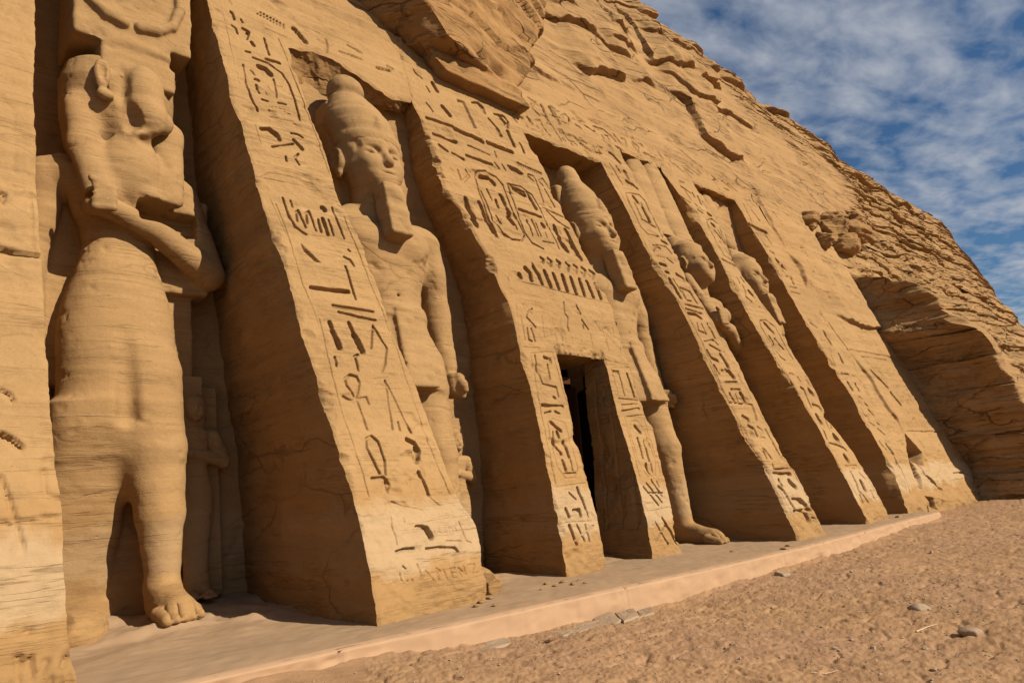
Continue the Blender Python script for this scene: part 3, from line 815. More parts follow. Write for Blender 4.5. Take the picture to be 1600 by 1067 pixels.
def edge(pts):
    q = np.array([on_sheet(p)[[0, 2]] for p in pts])
    q = q[np.argsort(q[:, 1])]
    return q


E_B0R = edge([(55, 0), (52, 150), (58, 300), (66, 420), (74, 554), (82, 684), (97, 774), (100, 884), (107, 999), (122, 1064)])
E_B1L = edge([(318, -40), (324, 6), (334, 42), (345, 75), (356, 121), (363, 160), (378, 194), (387, 233), (397, 267), (404, 298), (418, 341), (438, 392), (454, 451), (470, 518), (482, 552), (507, 624), (525, 687), (552, 774), (566, 830), (580, 900), (593, 978)])
E_B1R = edge([(450, 75), (463, 115), (489, 191), (500, 214), (517, 267), (526, 305), (553, 356), (567, 388), (593, 455), (616, 520), (648, 594), (675, 666), (700, 738), (717, 777), (745, 820), (757, 870), (764, 936)])
E_DL = edge([(645, 162), (660, 189), (668, 211), (682, 248), (696, 299), (721, 327), (740, 360), (764, 400), (780, 448), (793, 470), (801, 498), (810, 539), (815, 556), (840, 650), (865, 765), (882, 850), (889, 900)])
E_DR = edge([(817, 206), (854, 271), (890, 349), (921, 411), (942, 440), (959, 489), (970, 530), (985, 573), (1020, 665), (1045, 770), (1064, 861)])
E_B2L = edge([(936, 248), (957, 286), (982, 331), (1008, 385), (1027, 417), (1040, 436), (1059, 469), (1083, 520), (1100, 559), (1121, 597), (1131, 619), (1156, 664), (1196, 726), (1227, 796), (1247, 845)])
E_B2R = edge([(974, 248), (1001, 287), (1025, 340), (1047, 377), (1066, 415), (1087, 458), (1115, 505), (1141, 559), (1167, 602), (1190, 644), (1221, 698), (1249, 746), (1277, 799), (1294, 837)])
E_B3L = edge([(1036, 267), (1061, 302), (1083, 327), (1104, 366), (1126, 405), (1142, 437), (1171, 494), (1196, 535), (1220, 574), (1241, 602), (1277, 664), (1302, 710), (1333, 769), (1356, 816)])
E_B3R = edge([(1086, 292), (1114, 332), (1133, 367), (1146, 409), (1165, 435), (1187, 469), (1218, 509), (1239, 550), (1271, 605), (1299, 661), (1333, 707), (1361, 750), (1378, 784), (1390, 810)])
E_B4L = edge([(1148, 311), (1170, 349), (1195, 390), (1217, 427), (1238, 467), (1259, 503), (1293, 559), (1333, 621), (1364, 679), (1400, 741), (1421, 803)])
E_G = edge([(1150, 262), (1165, 285), (1190, 332), (1222, 385), (1258, 445), (1295, 505), (1326, 548), (1373, 622), (1407, 678), (1422, 718), (1444, 764), (1452, 798)])
E_DOL = edge([(867, 545), (890, 640), (915, 740), (940, 840), (950, 890)])
E_DOR = edge([(947, 565), (965, 645), (985, 710), (1010, 810), (1020, 872)])


def ex(e, z, seed=0, jit=0.0):
    x = np.interp(z, e[:, 1], e[:, 0])
    if jit:
        x = x + jit * (0.014 * fbm(z * 2.0, seed, 0.5, 3, 61 + seed) + 0.009 * fbm(z * 11, seed, 1.5, 3, 67 + seed))
    return x


# niche back walls: y = a + b z
NICHE = {1: (12.75, 0.03), 2: (11.75, 0.02), 3: (12.1, 0.06), 4: (11.7, 0.06), 5: (11.5, 0.06)}
HEAD = {1: 11.95, 3: 10.7, 4: 11.62, 5: 11.55}


def back(n, z):
    a, b = NICHE[n]
    return a + b * np.asarray(z)


def face_grid(Lf, Rf, z0, z1, nu, nv, chip=1.0, zs=None, us=None, chipL=1.0, chipR=1.0, carve_it=True):
    z = np.linspace(z0, z1, nv) if zs is None else zs
    u = np.linspace(0, 1, nu) if us is None else us
    xl, xr = Lf(z), Rf(z)
    X = xl[:, None] + (xr - xl)[:, None] * u[None]
    Z = np.repeat(z[:, None], len(u), 1)
    Y = sheet_y(X, Z)
    D = weather(X, Y, Z)
    if carve_it:
        c = carve_depth(X, Z)
        worn = 0.75 + 0.35 * fbm(X * 1.3, 2.0, Z * 1.3, 2, 77)
        D = D + c * np.clip(worn, 0.35, 1.1)
    D = D + ledge_disp(X, Z)
    for s, k in ((X - xl[:, None], chipL), (xr[:, None] - X, chipR)):
        cn = np.clip(fbm(3.0 + X * 1.5, Z * 1.9, 0.3, 5, 83) + 0.05, 0, 1) ** 1.4
        wd = (0.05 + 0.22 * cn) * np.clip(0.6 + 0.4 * k, 0.5, 1.8)
        D = D + k * (0.012 + 0.13 * cn) * np.clip(1 - s / wd, 0, 1) ** 1.3
    return np.stack([X, Y + D, Z], -1)


def side_grid(front, n, depth_cols=26, bulge=1.0, seed=3):
    """wall from a front edge (rows of points) straight back to the niche wall"""
    z = front[:, 2]
    yb = back(n, z) + 0.15
    t = np.linspace(0, 1, depth_cols) ** 1.3
    Y = front[:, 1][:, None] + (yb - front[:, 1])[:, None] * t
    X = np.repeat(front[:, 0][:, None], depth_cols, 1)
    Z = np.repeat(z[:, None], depth_cols, 1)
    k = np.clip(t * 12, 0, 1)[None]
    sm = np.minimum(1, t * 9)[None]
    kw = max(5, len(z) // 7) | 1
    xs = np.convolve(np.pad(front[:, 0], kw // 2, mode='reflect', reflect_type='odd'), np.ones(kw) / kw, 'valid')   # straighten the edge's knocks inward
    X = X * (1 - sm) + xs[:, None] * sm
    d = 0.04 * fbm(Y * 0.8, seed, Z * 0.8, 3, 90) + 0.018 * fbm(Y * 0.4, seed, Z * 2.2 + Y * 0.4, 4, 92) + 0.016 * fbm(Y * 5, seed, Z * 6, 3, 93)
    d = d + 0.06 * np.clip(fbm(Y * 1.6, seed, Z * 4.5, 3, 95) - 0.62, 0, 1)
    return np.stack([X + bulge * d * k, Y, Z], -1)


def block(label, cat, name, L, R, niL, niR, dens, ztop=ZTOP, z0=-0.35, zl_top=None, zr_top=None, seed=0, chips=(1, 1), group=None):
    wmax = float(np.max(ex(R, np.linspace(0, 10, 20)) - ex(L, np.linspace(0, 10, 20))))
    nu, nv = int(wmax / dens), int((ztop - z0) / dens)
    z = np.linspace(z0, ztop, nv)

    def fade(z, top):
        return 1.0 if top is None else np.clip((top - z) / 0.3, 0, 1)
    Lf = lambda z: ex(L, z) + (ex(L, z, seed, chips[0]) - ex(L, z)) * fade(z, zl_top)
    Rf = lambda z: ex(R, z) + (ex(R, z, seed + 1, chips[1]) - ex(R, z)) * fade(z, zr_top)
    P = face_grid(Lf, Rf, z0, ztop, nu, nv, zs=z, chipL=fade(z, zl_top) * chips[0] if zl_top is None else (fade(z, zl_top)[:, None] * chips[0]),
                  chipR=chips[1] if zr_top is None else (fade(z, zr_top)[:, None] * chips[1]))
    root = thing(name, label, cat, (float(P[0, :, 0].mean()), float(P[0, :, 1].mean()), 0.0), group)
    obj('carved_face', MB().grid(P), M_FACE, root)
    if niL:
        k = nv if zl_top is None else int(np.searchsorted(z, zl_top + 0.2))
        obj('side_wall', MB().grid(side_grid(P[:k, 0], niL, seed=seed), flip=True), M_SIDE, root)
    if niR:
        k = nv if zr_top is None else int(np.searchsorted(z, zr_top + 0.2))
        obj('side_wall', MB().grid(side_grid(P[:k, -1], niR, 12, seed=seed + 5)), M_SIDE, root)
    return root, P


LEFT0 = np.array([[-0.9, -1.0], [-1.3, 12.0]])
GB = 'sloping rock buttresses between the niches'
block('cut off rock buttress at the left, its base weathered pale and scratched with letters', 'buttress', 'rock_buttress', LEFT0, E_B0R, None, 1, 0.028, zr_top=HEAD[1], seed=1, chips=(0, 1), group=GB)
block('broad buttress carved with an ankh and two reeds, white daubs at its foot', 'buttress', 'rock_buttress', E_B1L, E_B1R, 1, 2, 0.0112, zl_top=HEAD[1], zr_top=10.2, seed=3, group=GB)
block('buttress just right of the doorway block, tall plumes and a queen behind it', 'buttress', 'rock_buttress', E_B2L, E_B2R, 3, 4, 0.016, zl_top=HEAD[3], zr_top=HEAD[4], seed=7, group=GB)
block('narrow carved buttress between the queen with plumes and the last king', 'buttress', 'rock_buttress', E_B3L, E_B3R, 4, 5, 0.018, zl_top=HEAD[4], zr_top=HEAD[5], seed=9, group=GB)
block('last slim buttress at the far end of the stone kerb, edged by a deep groove', 'buttress', 'rock_buttress', E_B4L, E_G, 5, None, 0.022, zl_top=HEAD[5], seed=11, chips=(1, 0), group=GB)

# --- the doorway block, with its opening
DOOR_TOP = float(np.mean([on_sheet((868, 545))[2], on_sheet((946, 565))[2]]))
DOOR_Y = 11.0
PORTAL = thing('doorway_block', 'wide carved block with a dark doorway, two ringed name panels and a row of cobras', 'doorway', (11.6, 9.3, 0.0))
dens = 0.0122
z_lo = np.linspace(-0.35, DOOR_TOP, int((DOOR_TOP + 0.35) / dens))
z_hi = np.linspace(DOOR_TOP, ZTOP, int((ZTOP - DOOR_TOP) / dens))
DLf = lambda z: ex(E_DL, z, 5, 1.3)
DRf = lambda z: ex(E_DR, z) + (ex(E_DR, z, 6, 1.0) - ex(E_DR, z)) * np.clip((HEAD[3] - z) / 0.3, 0, 1)
dol = lambda z: ex(E_DOL, z, 13, 0.8)
dor = lambda z: ex(E_DOR, z, 14, 0.8)
mb = MB()
fz = np.clip((HEAD[3] - z_hi) / 0.3, 0, 1)[:, None]
brk = lambda z: (1.2 + 2.6 * sstep(z, 5.9, 6.6) * (1 - sstep(z, 9.4, 9.9)))[:, None]
Pj1 = face_grid(DLf, dol, 0, 0, 108, 0, zs=z_lo, chipL=1.2, chipR=0.5)
Pj2 = face_grid(dor, DRf, 0, 0, 108, 0, zs=z_lo, chipL=0.5, chipR=1.0)
Ptop = face_grid(DLf, DRf, 0, 0, 340, 0, zs=z_hi, chipL=brk(z_hi), chipR=fz)
# the worn lower lip of the lintel
lip = np.clip(1 - (Ptop[..., 2] - DOOR_TOP) / 0.22, 0, 1) * ((Ptop[..., 0] > dol(np.array([DOOR_TOP]))[0] - 0.02) & (Ptop[..., 0] < dor(np.array([DOOR_TOP]))[0] + 0.02))
Ptop[..., 1] += lip * (0.05 + 0.10 * np.clip(fbm(Ptop[..., 0] * 4, 0, Ptop[..., 2] * 4, 3, 15) + 0.2, 0, 1))
mb.grid(Pj1).grid(Pj2).grid(Ptop)
obj('carved_face', mb, M_FACE, PORTAL)
edgeL = np.concatenate([Pj1[:, 0], Ptop[:, 0]])
obj('side_wall', MB().grid(side_grid(edgeL, 2, 34, seed=21), flip=True), M_SIDE, PORTAL)
edgeR = np.concatenate([Pj2[:, -1], Ptop[:, -1]])
k = int((HEAD[3] + 0.2 + 0.35) / dens)
obj('side_wall', MB().grid(side_grid(edgeR[:k], 3, 12, seed=22)), M_SIDE, PORTAL)


def reveal(front, y1, cols=18, seed=0):
    t = np.linspace(0, 1, cols)
    Y = front[:, 1][:, None] + (y1 - front[:, 1])[:, None] * t
    X = np.repeat(front[:, 0][:, None], cols, 1)
    Z = np.repeat(front[:, 2][:, None], cols, 1)
    X = X + 0.03 * fbm(Y * 2, seed, Z * 2, 3, 130) * np.clip(t * 8, 0, 1)
    return np.stack([X, Y, Z], -1)


mb = MB()
RV2 = reveal(Pj2[:, 0], DOOR_Y - 0.05, 50, 2)
# faint carved columns of the right hand reveal
rvm = (np.abs(((RV2[..., 1] - 9.6) % 0.42) - 0.21) < 0.02) & (RV2[..., 2] > 0.6) & (RV2[..., 2] < 4.0)
RV2[..., 0] += 0.02 * rvm
rg = (fbm(RV2[..., 1] * 5.0, 1.0, RV2[..., 2] * 4.0, 2, 141) > 0.45) & (RV2[..., 2] > 0.7) & (RV2[..., 2] < 3.9)
RV2[..., 0] += 0.025 * rg
mb.grid(reveal(Pj1[:, -1], DOOR_Y - 0.05, 14, 1)).grid(RV2, flip=True)
inn = np.where((Ptop[0, :, 0] >= Pj1[-1, -1, 0] - 0.03) & (Ptop[0, :, 0] <= Pj2[-1, 0, 0] + 0.03))[0]
fr = Ptop[0, inn]
t = np.linspace(0, 1, 16)
so = fr[None] + (np.array([0, 1, 0])[None, None] * ((DOOR_Y + 1.2) - fr[:, 1])[None, :, None]) * t[:, None, None]
so[..., 2] += 0.05 * fbm(so[..., 0] * 3, so[..., 1] * 3, 0, 3, 133) * np.clip(t * 6, 0, 1)[:, None]
mb.grid(so, flip=True)
obj('door_reveal', mb, M_SIDE, PORTAL)


def boxm(mb, x0, x1, y0, y1, z0, z1, bev=0.0):
    b = bev
    import itertools
    v, f = [], []
    # a bevelled box from 24 corner points
    idx = {}
    for s in itertools.product((0, 1), repeat=3):
        for ax in range(3):
            p = [(x0, x1)[s[0]], (y0, y1)[s[1]], (z0, z1)[s[2]]]
            for k2 in range(3):
                if k2 != ax:
                    p[k2] += b * (1 if s[k2] == 0 else -1)
            idx[(s, ax)] = len(v)
            v.append(p)
    for ax in range(3):
        o = [k2 for k2 in range(3) if k2 != ax]
        for sv in (0, 1):
            q = []
            for a, c in ((0, 0), (1, 0), (1, 1), (0, 1)):
                s = [0, 0, 0]; s[ax] = sv; s[o[0]] = a; s[o[1]] = c
                q.append(idx[(tuple(s), ax)])
            if (sv == 0) ^ (ax == 1):
                q = q[::-1]
            f.append(q)
    if b > 0:
        for ax in range(3):
            o = [k2 for k2 in range(3) if k2 != ax]
            for a, c in itertools.product((0, 1), repeat=2):
                s0 = [0, 0, 0]; s0[o[0]] = a; s0[o[1]] = c
                s1 = list(s0); s1[ax] = 1
                s0, s1 = tuple(s0), tuple(s1)
                f.append([idx[(s0, o[0])], idx[(s1, o[0])], idx[(s1, o[1])], idx[(s0, o[1])]])
        tri = []
        for s in itertools.product((0, 1), repeat=3):
            tri.append([idx[(s, 0)], idx[(s, 1)], idx[(s, 2)]])
        mb.add(v, [np.array(f), np.array(tri) + 0])
        return mb
    mb.add(v, np.array(f))
    return mb


M_WOOD = plain('dark_door_wood', (0.055, 0.022, 0.010), 0.95, 0.4, 6.0, 0.5, (12, 12, 0.7))
M_PASSAGE_SHADE = plain('passage_painted_shade', (0.018, 0.012, 0.008), 0.9, 0.3, 4.0, 0.4)  # near-black colour paints the shade inside the doorway onto the passage
dx0, dx1 = float(ex(E_DOL, 1.0)) - 0.25, float(ex(E_DOR, 1.0)) + 0.35
dx0 = 10.0; dx1 = 12.75
mb = MB()
boxm(mb, dx0 + 0.62, dx1 - 0.75, DOOR_Y, DOOR_Y + 0.14, 3.95, 4.12, 0.01)
door = obj('door_frame', mb, M_WOOD, PORTAL, False)
mb = MB()
lx = dx1 - 0.42
for ya_, yb_ in ((0.16, 0.28), (1.0, 1.12)):
    boxm(mb, lx, lx + 0.05, DOOR_Y + ya_, DOOR_Y + yb_, 0.03, 3.93, 0.006)
for zz in (0.03, 1.2, 2.4, 3.75):
    boxm(mb, lx + 0.003, lx + 0.047, DOOR_Y + 0.28, DOOR_Y + 1.0, zz, zz + 0.17, 0.006)
for i in range(5):
    boxm(mb, lx + 0.012, lx + 0.038, DOOR_Y + 0.284 + i * 0.144, DOOR_Y + 0.284 + (i + 1) * 0.144 - 0.012, 0.2, 3.75, 0.004)
obj('door_leaf', mb, M_WOOD, PORTAL, False)
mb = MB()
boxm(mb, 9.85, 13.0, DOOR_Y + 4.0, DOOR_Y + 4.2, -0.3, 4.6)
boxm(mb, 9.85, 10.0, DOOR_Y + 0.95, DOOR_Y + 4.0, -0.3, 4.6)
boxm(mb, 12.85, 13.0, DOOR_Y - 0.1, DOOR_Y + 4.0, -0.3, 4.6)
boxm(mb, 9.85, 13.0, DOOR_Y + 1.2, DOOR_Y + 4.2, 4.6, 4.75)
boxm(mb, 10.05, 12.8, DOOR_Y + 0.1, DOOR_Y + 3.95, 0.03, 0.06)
obj('inner_passage', mb, M_PASSAGE_SHADE, PORTAL, False)

# --- heads of the niches and their back walls
def headpiece(n, L, R, bottom, label, nu, nv, rough_soffit=False):
    u = np.linspace(0, 1, nu)
    zb = bottom if callable(bottom) else (lambda x: np.full_like(x, bottom))
    v = np.linspace(0, 1, nv)
    z = ZTOP - (ZTOP - (bottom if not callable(bottom) else 10.2)) * (1 - v)
    # iterate x for sloping sides
    Z = np.repeat(z[:, None], nu, 1)
    for _ in range(3):
        xl, xr = ex(L, Z[:, 0]), ex(R, Z[:, -1])
        X = xl[:, None] + (xr - xl)[:, None] * u[None]
        b = zb(X[0])
        b = b + (0.03 * fbm(X[0] * 3, n, 0, 3, 151) + (0.06 * fbm(X[0] * 1.6, n, 0, 3, 152) if rough_soffit else 0)) * np.clip(np.minimum(u, 1 - u) * 12, 0, 1)
        Z = b[None] + (ZTOP - b)[None] * v[:, None]
    Y = sheet_y(X, Z)
    D = weather(X, Y, Z) + carve_depth(X, Z) * 0.9 + ledge_disp(X, Z)
    D = D + np.clip(1 - (Z - Z[0][None]) / 0.08, 0, 1) * (0.03 + 0.03 * fbm(X * 5, n, 0, 2, 153))
    P = np.stack([X, Y + D, Z], -1)
    root = thing('niche_lintel', label, 'lintel', (float(X[0].mean()), float(Y[0].mean()), float(Z[0].mean())))
    obj('carved_face', MB().grid(P), M_FACE, root)
    t = np.linspace(0, 1, 60)
    f = P[0]
    yb = back(n, f[:, 2]) + 0.3
    S = np.repeat(f[None], 60, 0)
    S[..., 1] = f[:, 1][None] + (yb - f[:, 1])[None] * t[:, None]
    k = np.clip(t * 6, 0, 1)[:, None]
    if rough_soffit:
        lf = sstep(-S[..., 0], -7.6, -6.2)
        S[..., 2] += k * (-(0.75 * lf + 0.12) * sstep(t, 0.02, 0.9)[:, None] + 0.14 * fbm(S[..., 0] * 2.2, S[..., 1] * 2.6, n, 5, 160) - 0.16 * np.abs(fbm(S[..., 0] * 1.5, S[..., 1] * 3, n, 4, 161)))
    else:
        S[..., 2] += k * 0.03 * fbm(S[..., 0] * 2.5, S[..., 1] * 2.5, n, 3, 162)
    obj('soffit', MB().grid(S, flip=True), M_ROUGH if rough_soffit else M_SIDE, root)
    return root


headpiece(1, E_B0R, E_B1L, HEAD[1], 'plain rock lintel above the queen whose crown fills the top left corner', 110, 20)
q = np.array([on_sheet(p)[[0, 2]] for p in [(450, 75), (490, 80), (525, 100), (560, 115), (585, 135), (612, 152), (645, 160)]])
headpiece(2, E_B1R, E_DL, lambda x: np.interp(x, q[:, 0], q[:, 1]), 'broken rough rock lintel above the crowned king with long beard', 150, 80, True)
headpiece(3, E_DR, E_B2L, HEAD[3], 'straight lintel with a row of carved cranes over the king right of the door', 170, 70)
headpiece(4, E_B2R, E_B3L, HEAD[4], 'short chipped lintel over the tall plumes of the queen', 110, 30)
headpiece(5, E_B3R, E_B4L, HEAD[5], 'small square lintel over the farthest king in the end niche', 110, 34)
NW = {1: ('back wall of the niche behind the large headless-looking queen', E_B0R, E_B1L), 2: ('back wall of the niche behind the king left of the doorway block', E_B1R, E_DL),
      3: ('back wall of the niche behind the king right of the door', E_DR, E_B2L), 4: ('back wall of the niche behind the queen with tall plumes', E_B2R, E_B3L), 5: ('back wall of the farthest niche behind the last king', E_B3R, E_B4L)}
NW[1] = ('back wall of the leftmost niche behind the large queen with a battered face', E_B0R, E_B1L)
for n, (lab, L, R) in NW.items():
    z = np.linspace(-0.35, 12.2, 240)
    u = np.linspace(-0.25 if n != 3 else -0.06, 1.25 if n != 2 else 1.05, 90)
    xl, xr = ex(L, z), ex(R, z)
    X = xl[:, None] + (xr - xl)[:, None] * u
    Z = np.repeat(z[:, None], 90, 1)
    Y = back(n, Z) + weather(X, np.full_like(X, n * 3.0), Z, 1.0)
    tag(obj('niche_wall', MB().grid(np.stack([X, Y, Z], -1)), M_STATUE), lab, 'wall')

# ------------------------------------------------------------------ sculpture: smooth distance fields meshed as one surface
class Vol:
    def __init__(self, lo, hi, h):
        self.lo, self.h = np.array(lo, float), h
        n = np.ceil((np.array(hi) - self.lo) / h).astype(int) + 1
        self.x, self.y, self.z = [self.lo[i] + h * np.arange(n[i]) for i in range(3)]
        self.F = np.full(tuple(n), 1.0, np.float32)

    def _sl(self, lo, hi):
        s = []
        for a, l, u in zip((self.x, self.y, self.z), lo, hi):
            i, j = np.searchsorted(a, l), np.searchsorted(a, u)
            s.append(slice(max(0, i - 1), min(len(a), j + 1)))
        return tuple(s)

    def apply(self, fn, lo, hi, k=0.08, mode='add'):
        m = k + 0.12
        s = self._sl(np.array(lo) - m, np.array(hi) + m)
        x, y, z = self.x[s[0]][:, None, None], self.y[s[1]][None, :, None], self.z[s[2]][None, None, :]
        if x.size == 0 or y.size == 0 or z.size == 0:
            return self
        d = fn(x, y, z)
        a = self.F[s]
        if mode == 'cut':
            a, d = -a, d
        h = np.clip(0.5 + 0.5 * (a - d) / max(k, 1e-6), 0, 1)
        r = a * (1 - h) + d * h - k * h * (1 - h)
        self.F[s] = -r if mode == 'cut' else r
        return self

    def ell(self, c, r, k=0.08, mode='add', rotz=0.0):
        c, r = np.array(c, float), np.array(r, float)
        cs, sn = math.cos(rotz), math.sin(rotz)

        def f(x, y, z):
            X, Y, Z = x - c[0], y - c[1], z - c[2]
            X, Y = cs * X + sn * Y, -sn * X + cs * Y
            k0 = np.sqrt((X / r[0]) ** 2 + (Y / r[1]) ** 2 + (Z / r[2]) ** 2)
            k1 = np.sqrt((X / r[0] ** 2) ** 2 + (Y / r[1] ** 2) ** 2 + (Z / r[2] ** 2) ** 2) + 1e-6
            return k0 * (k0 - 1) / k1
        R = r.max() if rotz else r
        return self.apply(f, c - R, c + R, k, mode)

    def cone(self, a, b, ra, rb, k=0.08, mode='add', sy=1.0):
        a, b = np.array(a, float), np.array(b, float)
        d = b - a
        L2 = d @ d

        def f(x, y, z):
            X, Y, Z = x - a[0], y - a[1], z - a[2]
            t = np.clip((X * d[0] + Y * d[1] + Z * d[2]) / L2, 0, 1)
            return np.sqrt((X - t * d[0]) ** 2 + ((Y - t * d[1]) / sy) ** 2 + (Z - t * d[2]) ** 2) - (ra + (rb - ra) * t)
        m = max(ra, rb) * max(1, sy)
        return self.apply(f, np.minimum(a, b) - m, np.maximum(a, b) + m, k, mode)

    def box(self, c, r, rad=0.03, k=0.05, mode='add', taper=0.0, shear=0.0, rotx=0.0):
        c, r = np.array(c, float), np.array(r, float)
        cx, sx_ = math.cos(rotx), math.sin(rotx)

        def f(x, y, z):
            X, Y, Z = x - c[0], y - c[1], z - c[2]
            if rotx:
                Y, Z = cx * Y + sx_ * Z, -sx_ * Y + cx * Z
            w = 1 + taper * (Z / r[2])
            qx, qy, qz = np.abs(X - shear * Z) - r[0] * w + rad, np.abs(Y) - r[1] * w + rad, np.abs(Z) - r[2] + rad
            o = np.sqrt(np.maximum(qx, 0) ** 2 + np.maximum(qy, 0) ** 2 + np.maximum(qz, 0) ** 2)
            return o + np.minimum(np.maximum(np.maximum(qx, qy), qz), 0) - rad
        R = r * (1 + abs(taper)) + (abs(shear) * r[2] if shear else 0)
        if rotx:
            R = np.full(3, np.linalg.norm(R))
        return self.apply(f, c - R, c + R, k, mode)

    def prof(self, zs, rx, ry, cx=None, cy=None, k=0.08, mode='add', power=2.2):
        """a body of elliptical sections given at heights zs"""
        zs, rx, ry = map(lambda q: np.array(q, float), (zs, rx, ry))
        cx = np.zeros_like(zs) if cx is None else np.array(cx, float)
        cy = np.zeros_like(zs) if cy is None else np.array(cy, float)

        def f(x, y, z):
            zz = z.reshape(-1)
            a, b, p, q = (np.interp(zz, zs, w)[None, None, :] for w in (rx, ry, cx, cy))
            e = (np.abs((x - p) / a) ** power + np.abs((y - q) / b) ** power) ** (1 / power)
            d = (e - 1) * np.minimum(a, b) * 0.9
            dz = np.maximum(zs[0] - z, z - zs[-1])
            return np.maximum(d, dz)
        lo = (np.min(cx - rx), np.min(cy - ry), zs[0]); hi = (np.max(cx + rx), np.max(cy + ry), zs[-1])
        return self.apply(f, lo, hi, k, mode)

    def mesh(self):
        F = self.F
        nx, ny, nz = F.shape
        F = F.copy()
        F[0], F[-1], F[:, 0], F[:, -1], F[:, :, 0], F[:, :, -1] = (np.maximum(a, 0.01) for a in (F[0], F[-1], F[:, 0], F[:, -1], F[:, :, 0], F[:, :, -1]))
        S = F < 0
        cnt = np.zeros((nx - 1, ny - 1, nz - 1), np.int8)
        for a in (0, 1):
            for b in (0, 1):
                for c in (0, 1):
                    cnt += S[a:nx - 1 + a, b:ny - 1 + b, c:nz - 1 + c]
        act = np.argwhere((cnt > 0) & (cnt < 8))
        idx = np.full(cnt.shape, -1, np.int64)
        idx[tuple(act.T)] = np.arange(len(act))
        acc = np.zeros((len(act), 3)); n = np.zeros(len(act))
        for ax in range(3):
            o = [k for k in range(3) if k != ax]
            for a in (0, 1):
                for b in (0, 1):
                    s = np.zeros(3, int); s[o[0]] = a; s[o[1]] = b
                    e = s.copy(); e[ax] = 1
                    p0, p1 = act + s, act + e
                    f0, f1 = F[tuple(p0.T)], F[tuple(p1.T)]
                    m = (f0 < 0) != (f1 < 0)
                    t = np.where(m, f0 / np.where(m, f0 - f1, 1), 0)
                    acc[m] += s[None] + 0.0
                    acc[m, ax] += t[m]
                    n += m
        V = (act + acc / n[:, None]) * self.h + self.lo
        quads = []
        for ax in range(3):
            o = [(ax + 1) % 3, (ax + 2) % 3]
            sl0 = [slice(1, -1)] * 3; sl1 = [slice(1, -1)] * 3
            sl0[ax] = slice(0, -1); sl1[ax] = slice(1, None)
            A, B = S[tuple(sl0)], S[tuple(sl1)]
            e = np.argwhere(A != B)
            if not len(e):
                continue
            up = A[tuple(e.T)]
            off = np.ones(3, int); off[ax] = 0
            g = e + off
            u = np.zeros(3, int); u[o[0]] = 1
            w = np.zeros(3, int); w[o[1]] = 1
            qd = np.stack([idx[tuple((g - u - w).T)], idx[tuple((g - w).T)], idx[tuple(g.T)], idx[tuple((g - u).T)]], 1)
            qd[~up] = qd[~up][:, ::-1]
            quads.append(qd)
        Q = np.concatenate(quads)
        Q = Q[(Q >= 0).all(1)]
        return V, Q


def normals(V, Q):
    n = np.cross(V[Q[:, 2]] - V[Q[:, 0]], V[Q[:, 3]] - V[Q[:, 1]])
    N = np.zeros_like(V)
    for k in range(4):
        np.add.at(N, Q[:, k], n)
    return N / (np.linalg.norm(N, axis=1, keepdims=True) + 1e-12)


def worn(V, Q, amp=1.0, seed=0):
    N = normals(V, Q)
    x, y, z = V.T
    d = 0.012 * fbm(x * 3, y * 3 + seed, z * 3, 4, 200) + 0.010 * fbm(x * 0.8, y * 0.8, z * 8 + 0.8 * x, 4, 203) - 0.05 * np.clip(fbm(x * 4, y * 4, z * 6, 4, 205 + seed) - 0.62, 0, 1) - 0.05 * np.clip(np.abs(fbm(x * 0.5, y * 0.5, z * 1.3 + 0.3 * x, 3, 207 + seed)) * -40 + 1, 0, 1) * 0.5 * (fbm(x * 1.3, y, z, 2, 209) > 0.25)
    return V + N * (amp * d)[:, None]


def place(V, o, lean, scale=1.0):
    """o = foot point, lean = (x, y) drift per metre of height of the leaning figure"""
    V = V * scale
    return np.stack([o[0] + V[:, 0] + lean[0] * V[:, 2], o[1] + V[:, 1] + lean[1] * V[:, 2], o[2] + V[:, 2]], 1)


def sculpt(name, vol, mat, parent, o, lean, wear=1.0, seed=0, scale=1.0):
    V, Q = vol.mesh()
    V = worn(V, Q, wear, seed)
    return obj(name, MB().add(place(V, o, lean, scale), Q), mat, parent)


def foot(v, x, y0, y1, r=0.24, k=0.1):
    v.cone((x, y0 + 0.05, 0.40), (x + 0.02, y1 + 0.42, 0.17), r * 1.02, r * 0.72, k)
    v.cone((x, y0 + 0.08, 0.16), (x + 0.03, y1 + 0.35, 0.10), r * 0.86, r * 0.98, k)
    for i in range(5):
        xx = x - 0.88 * r + i * 0.47 * r
        v.cone((xx, y1 + 0.42, 0.13), (xx + 0.015, y1 + 0.05 + abs(i - 1) * 0.045, 0.07), 0.085 if i else 0.105, 0.058 if i else 0.082, 0.018)
        v.box((xx + 0.235 * r, y1 + 0.12, 0.16), (0.010, 0.22, 0.10), 0.004, 0.01, 'cut')


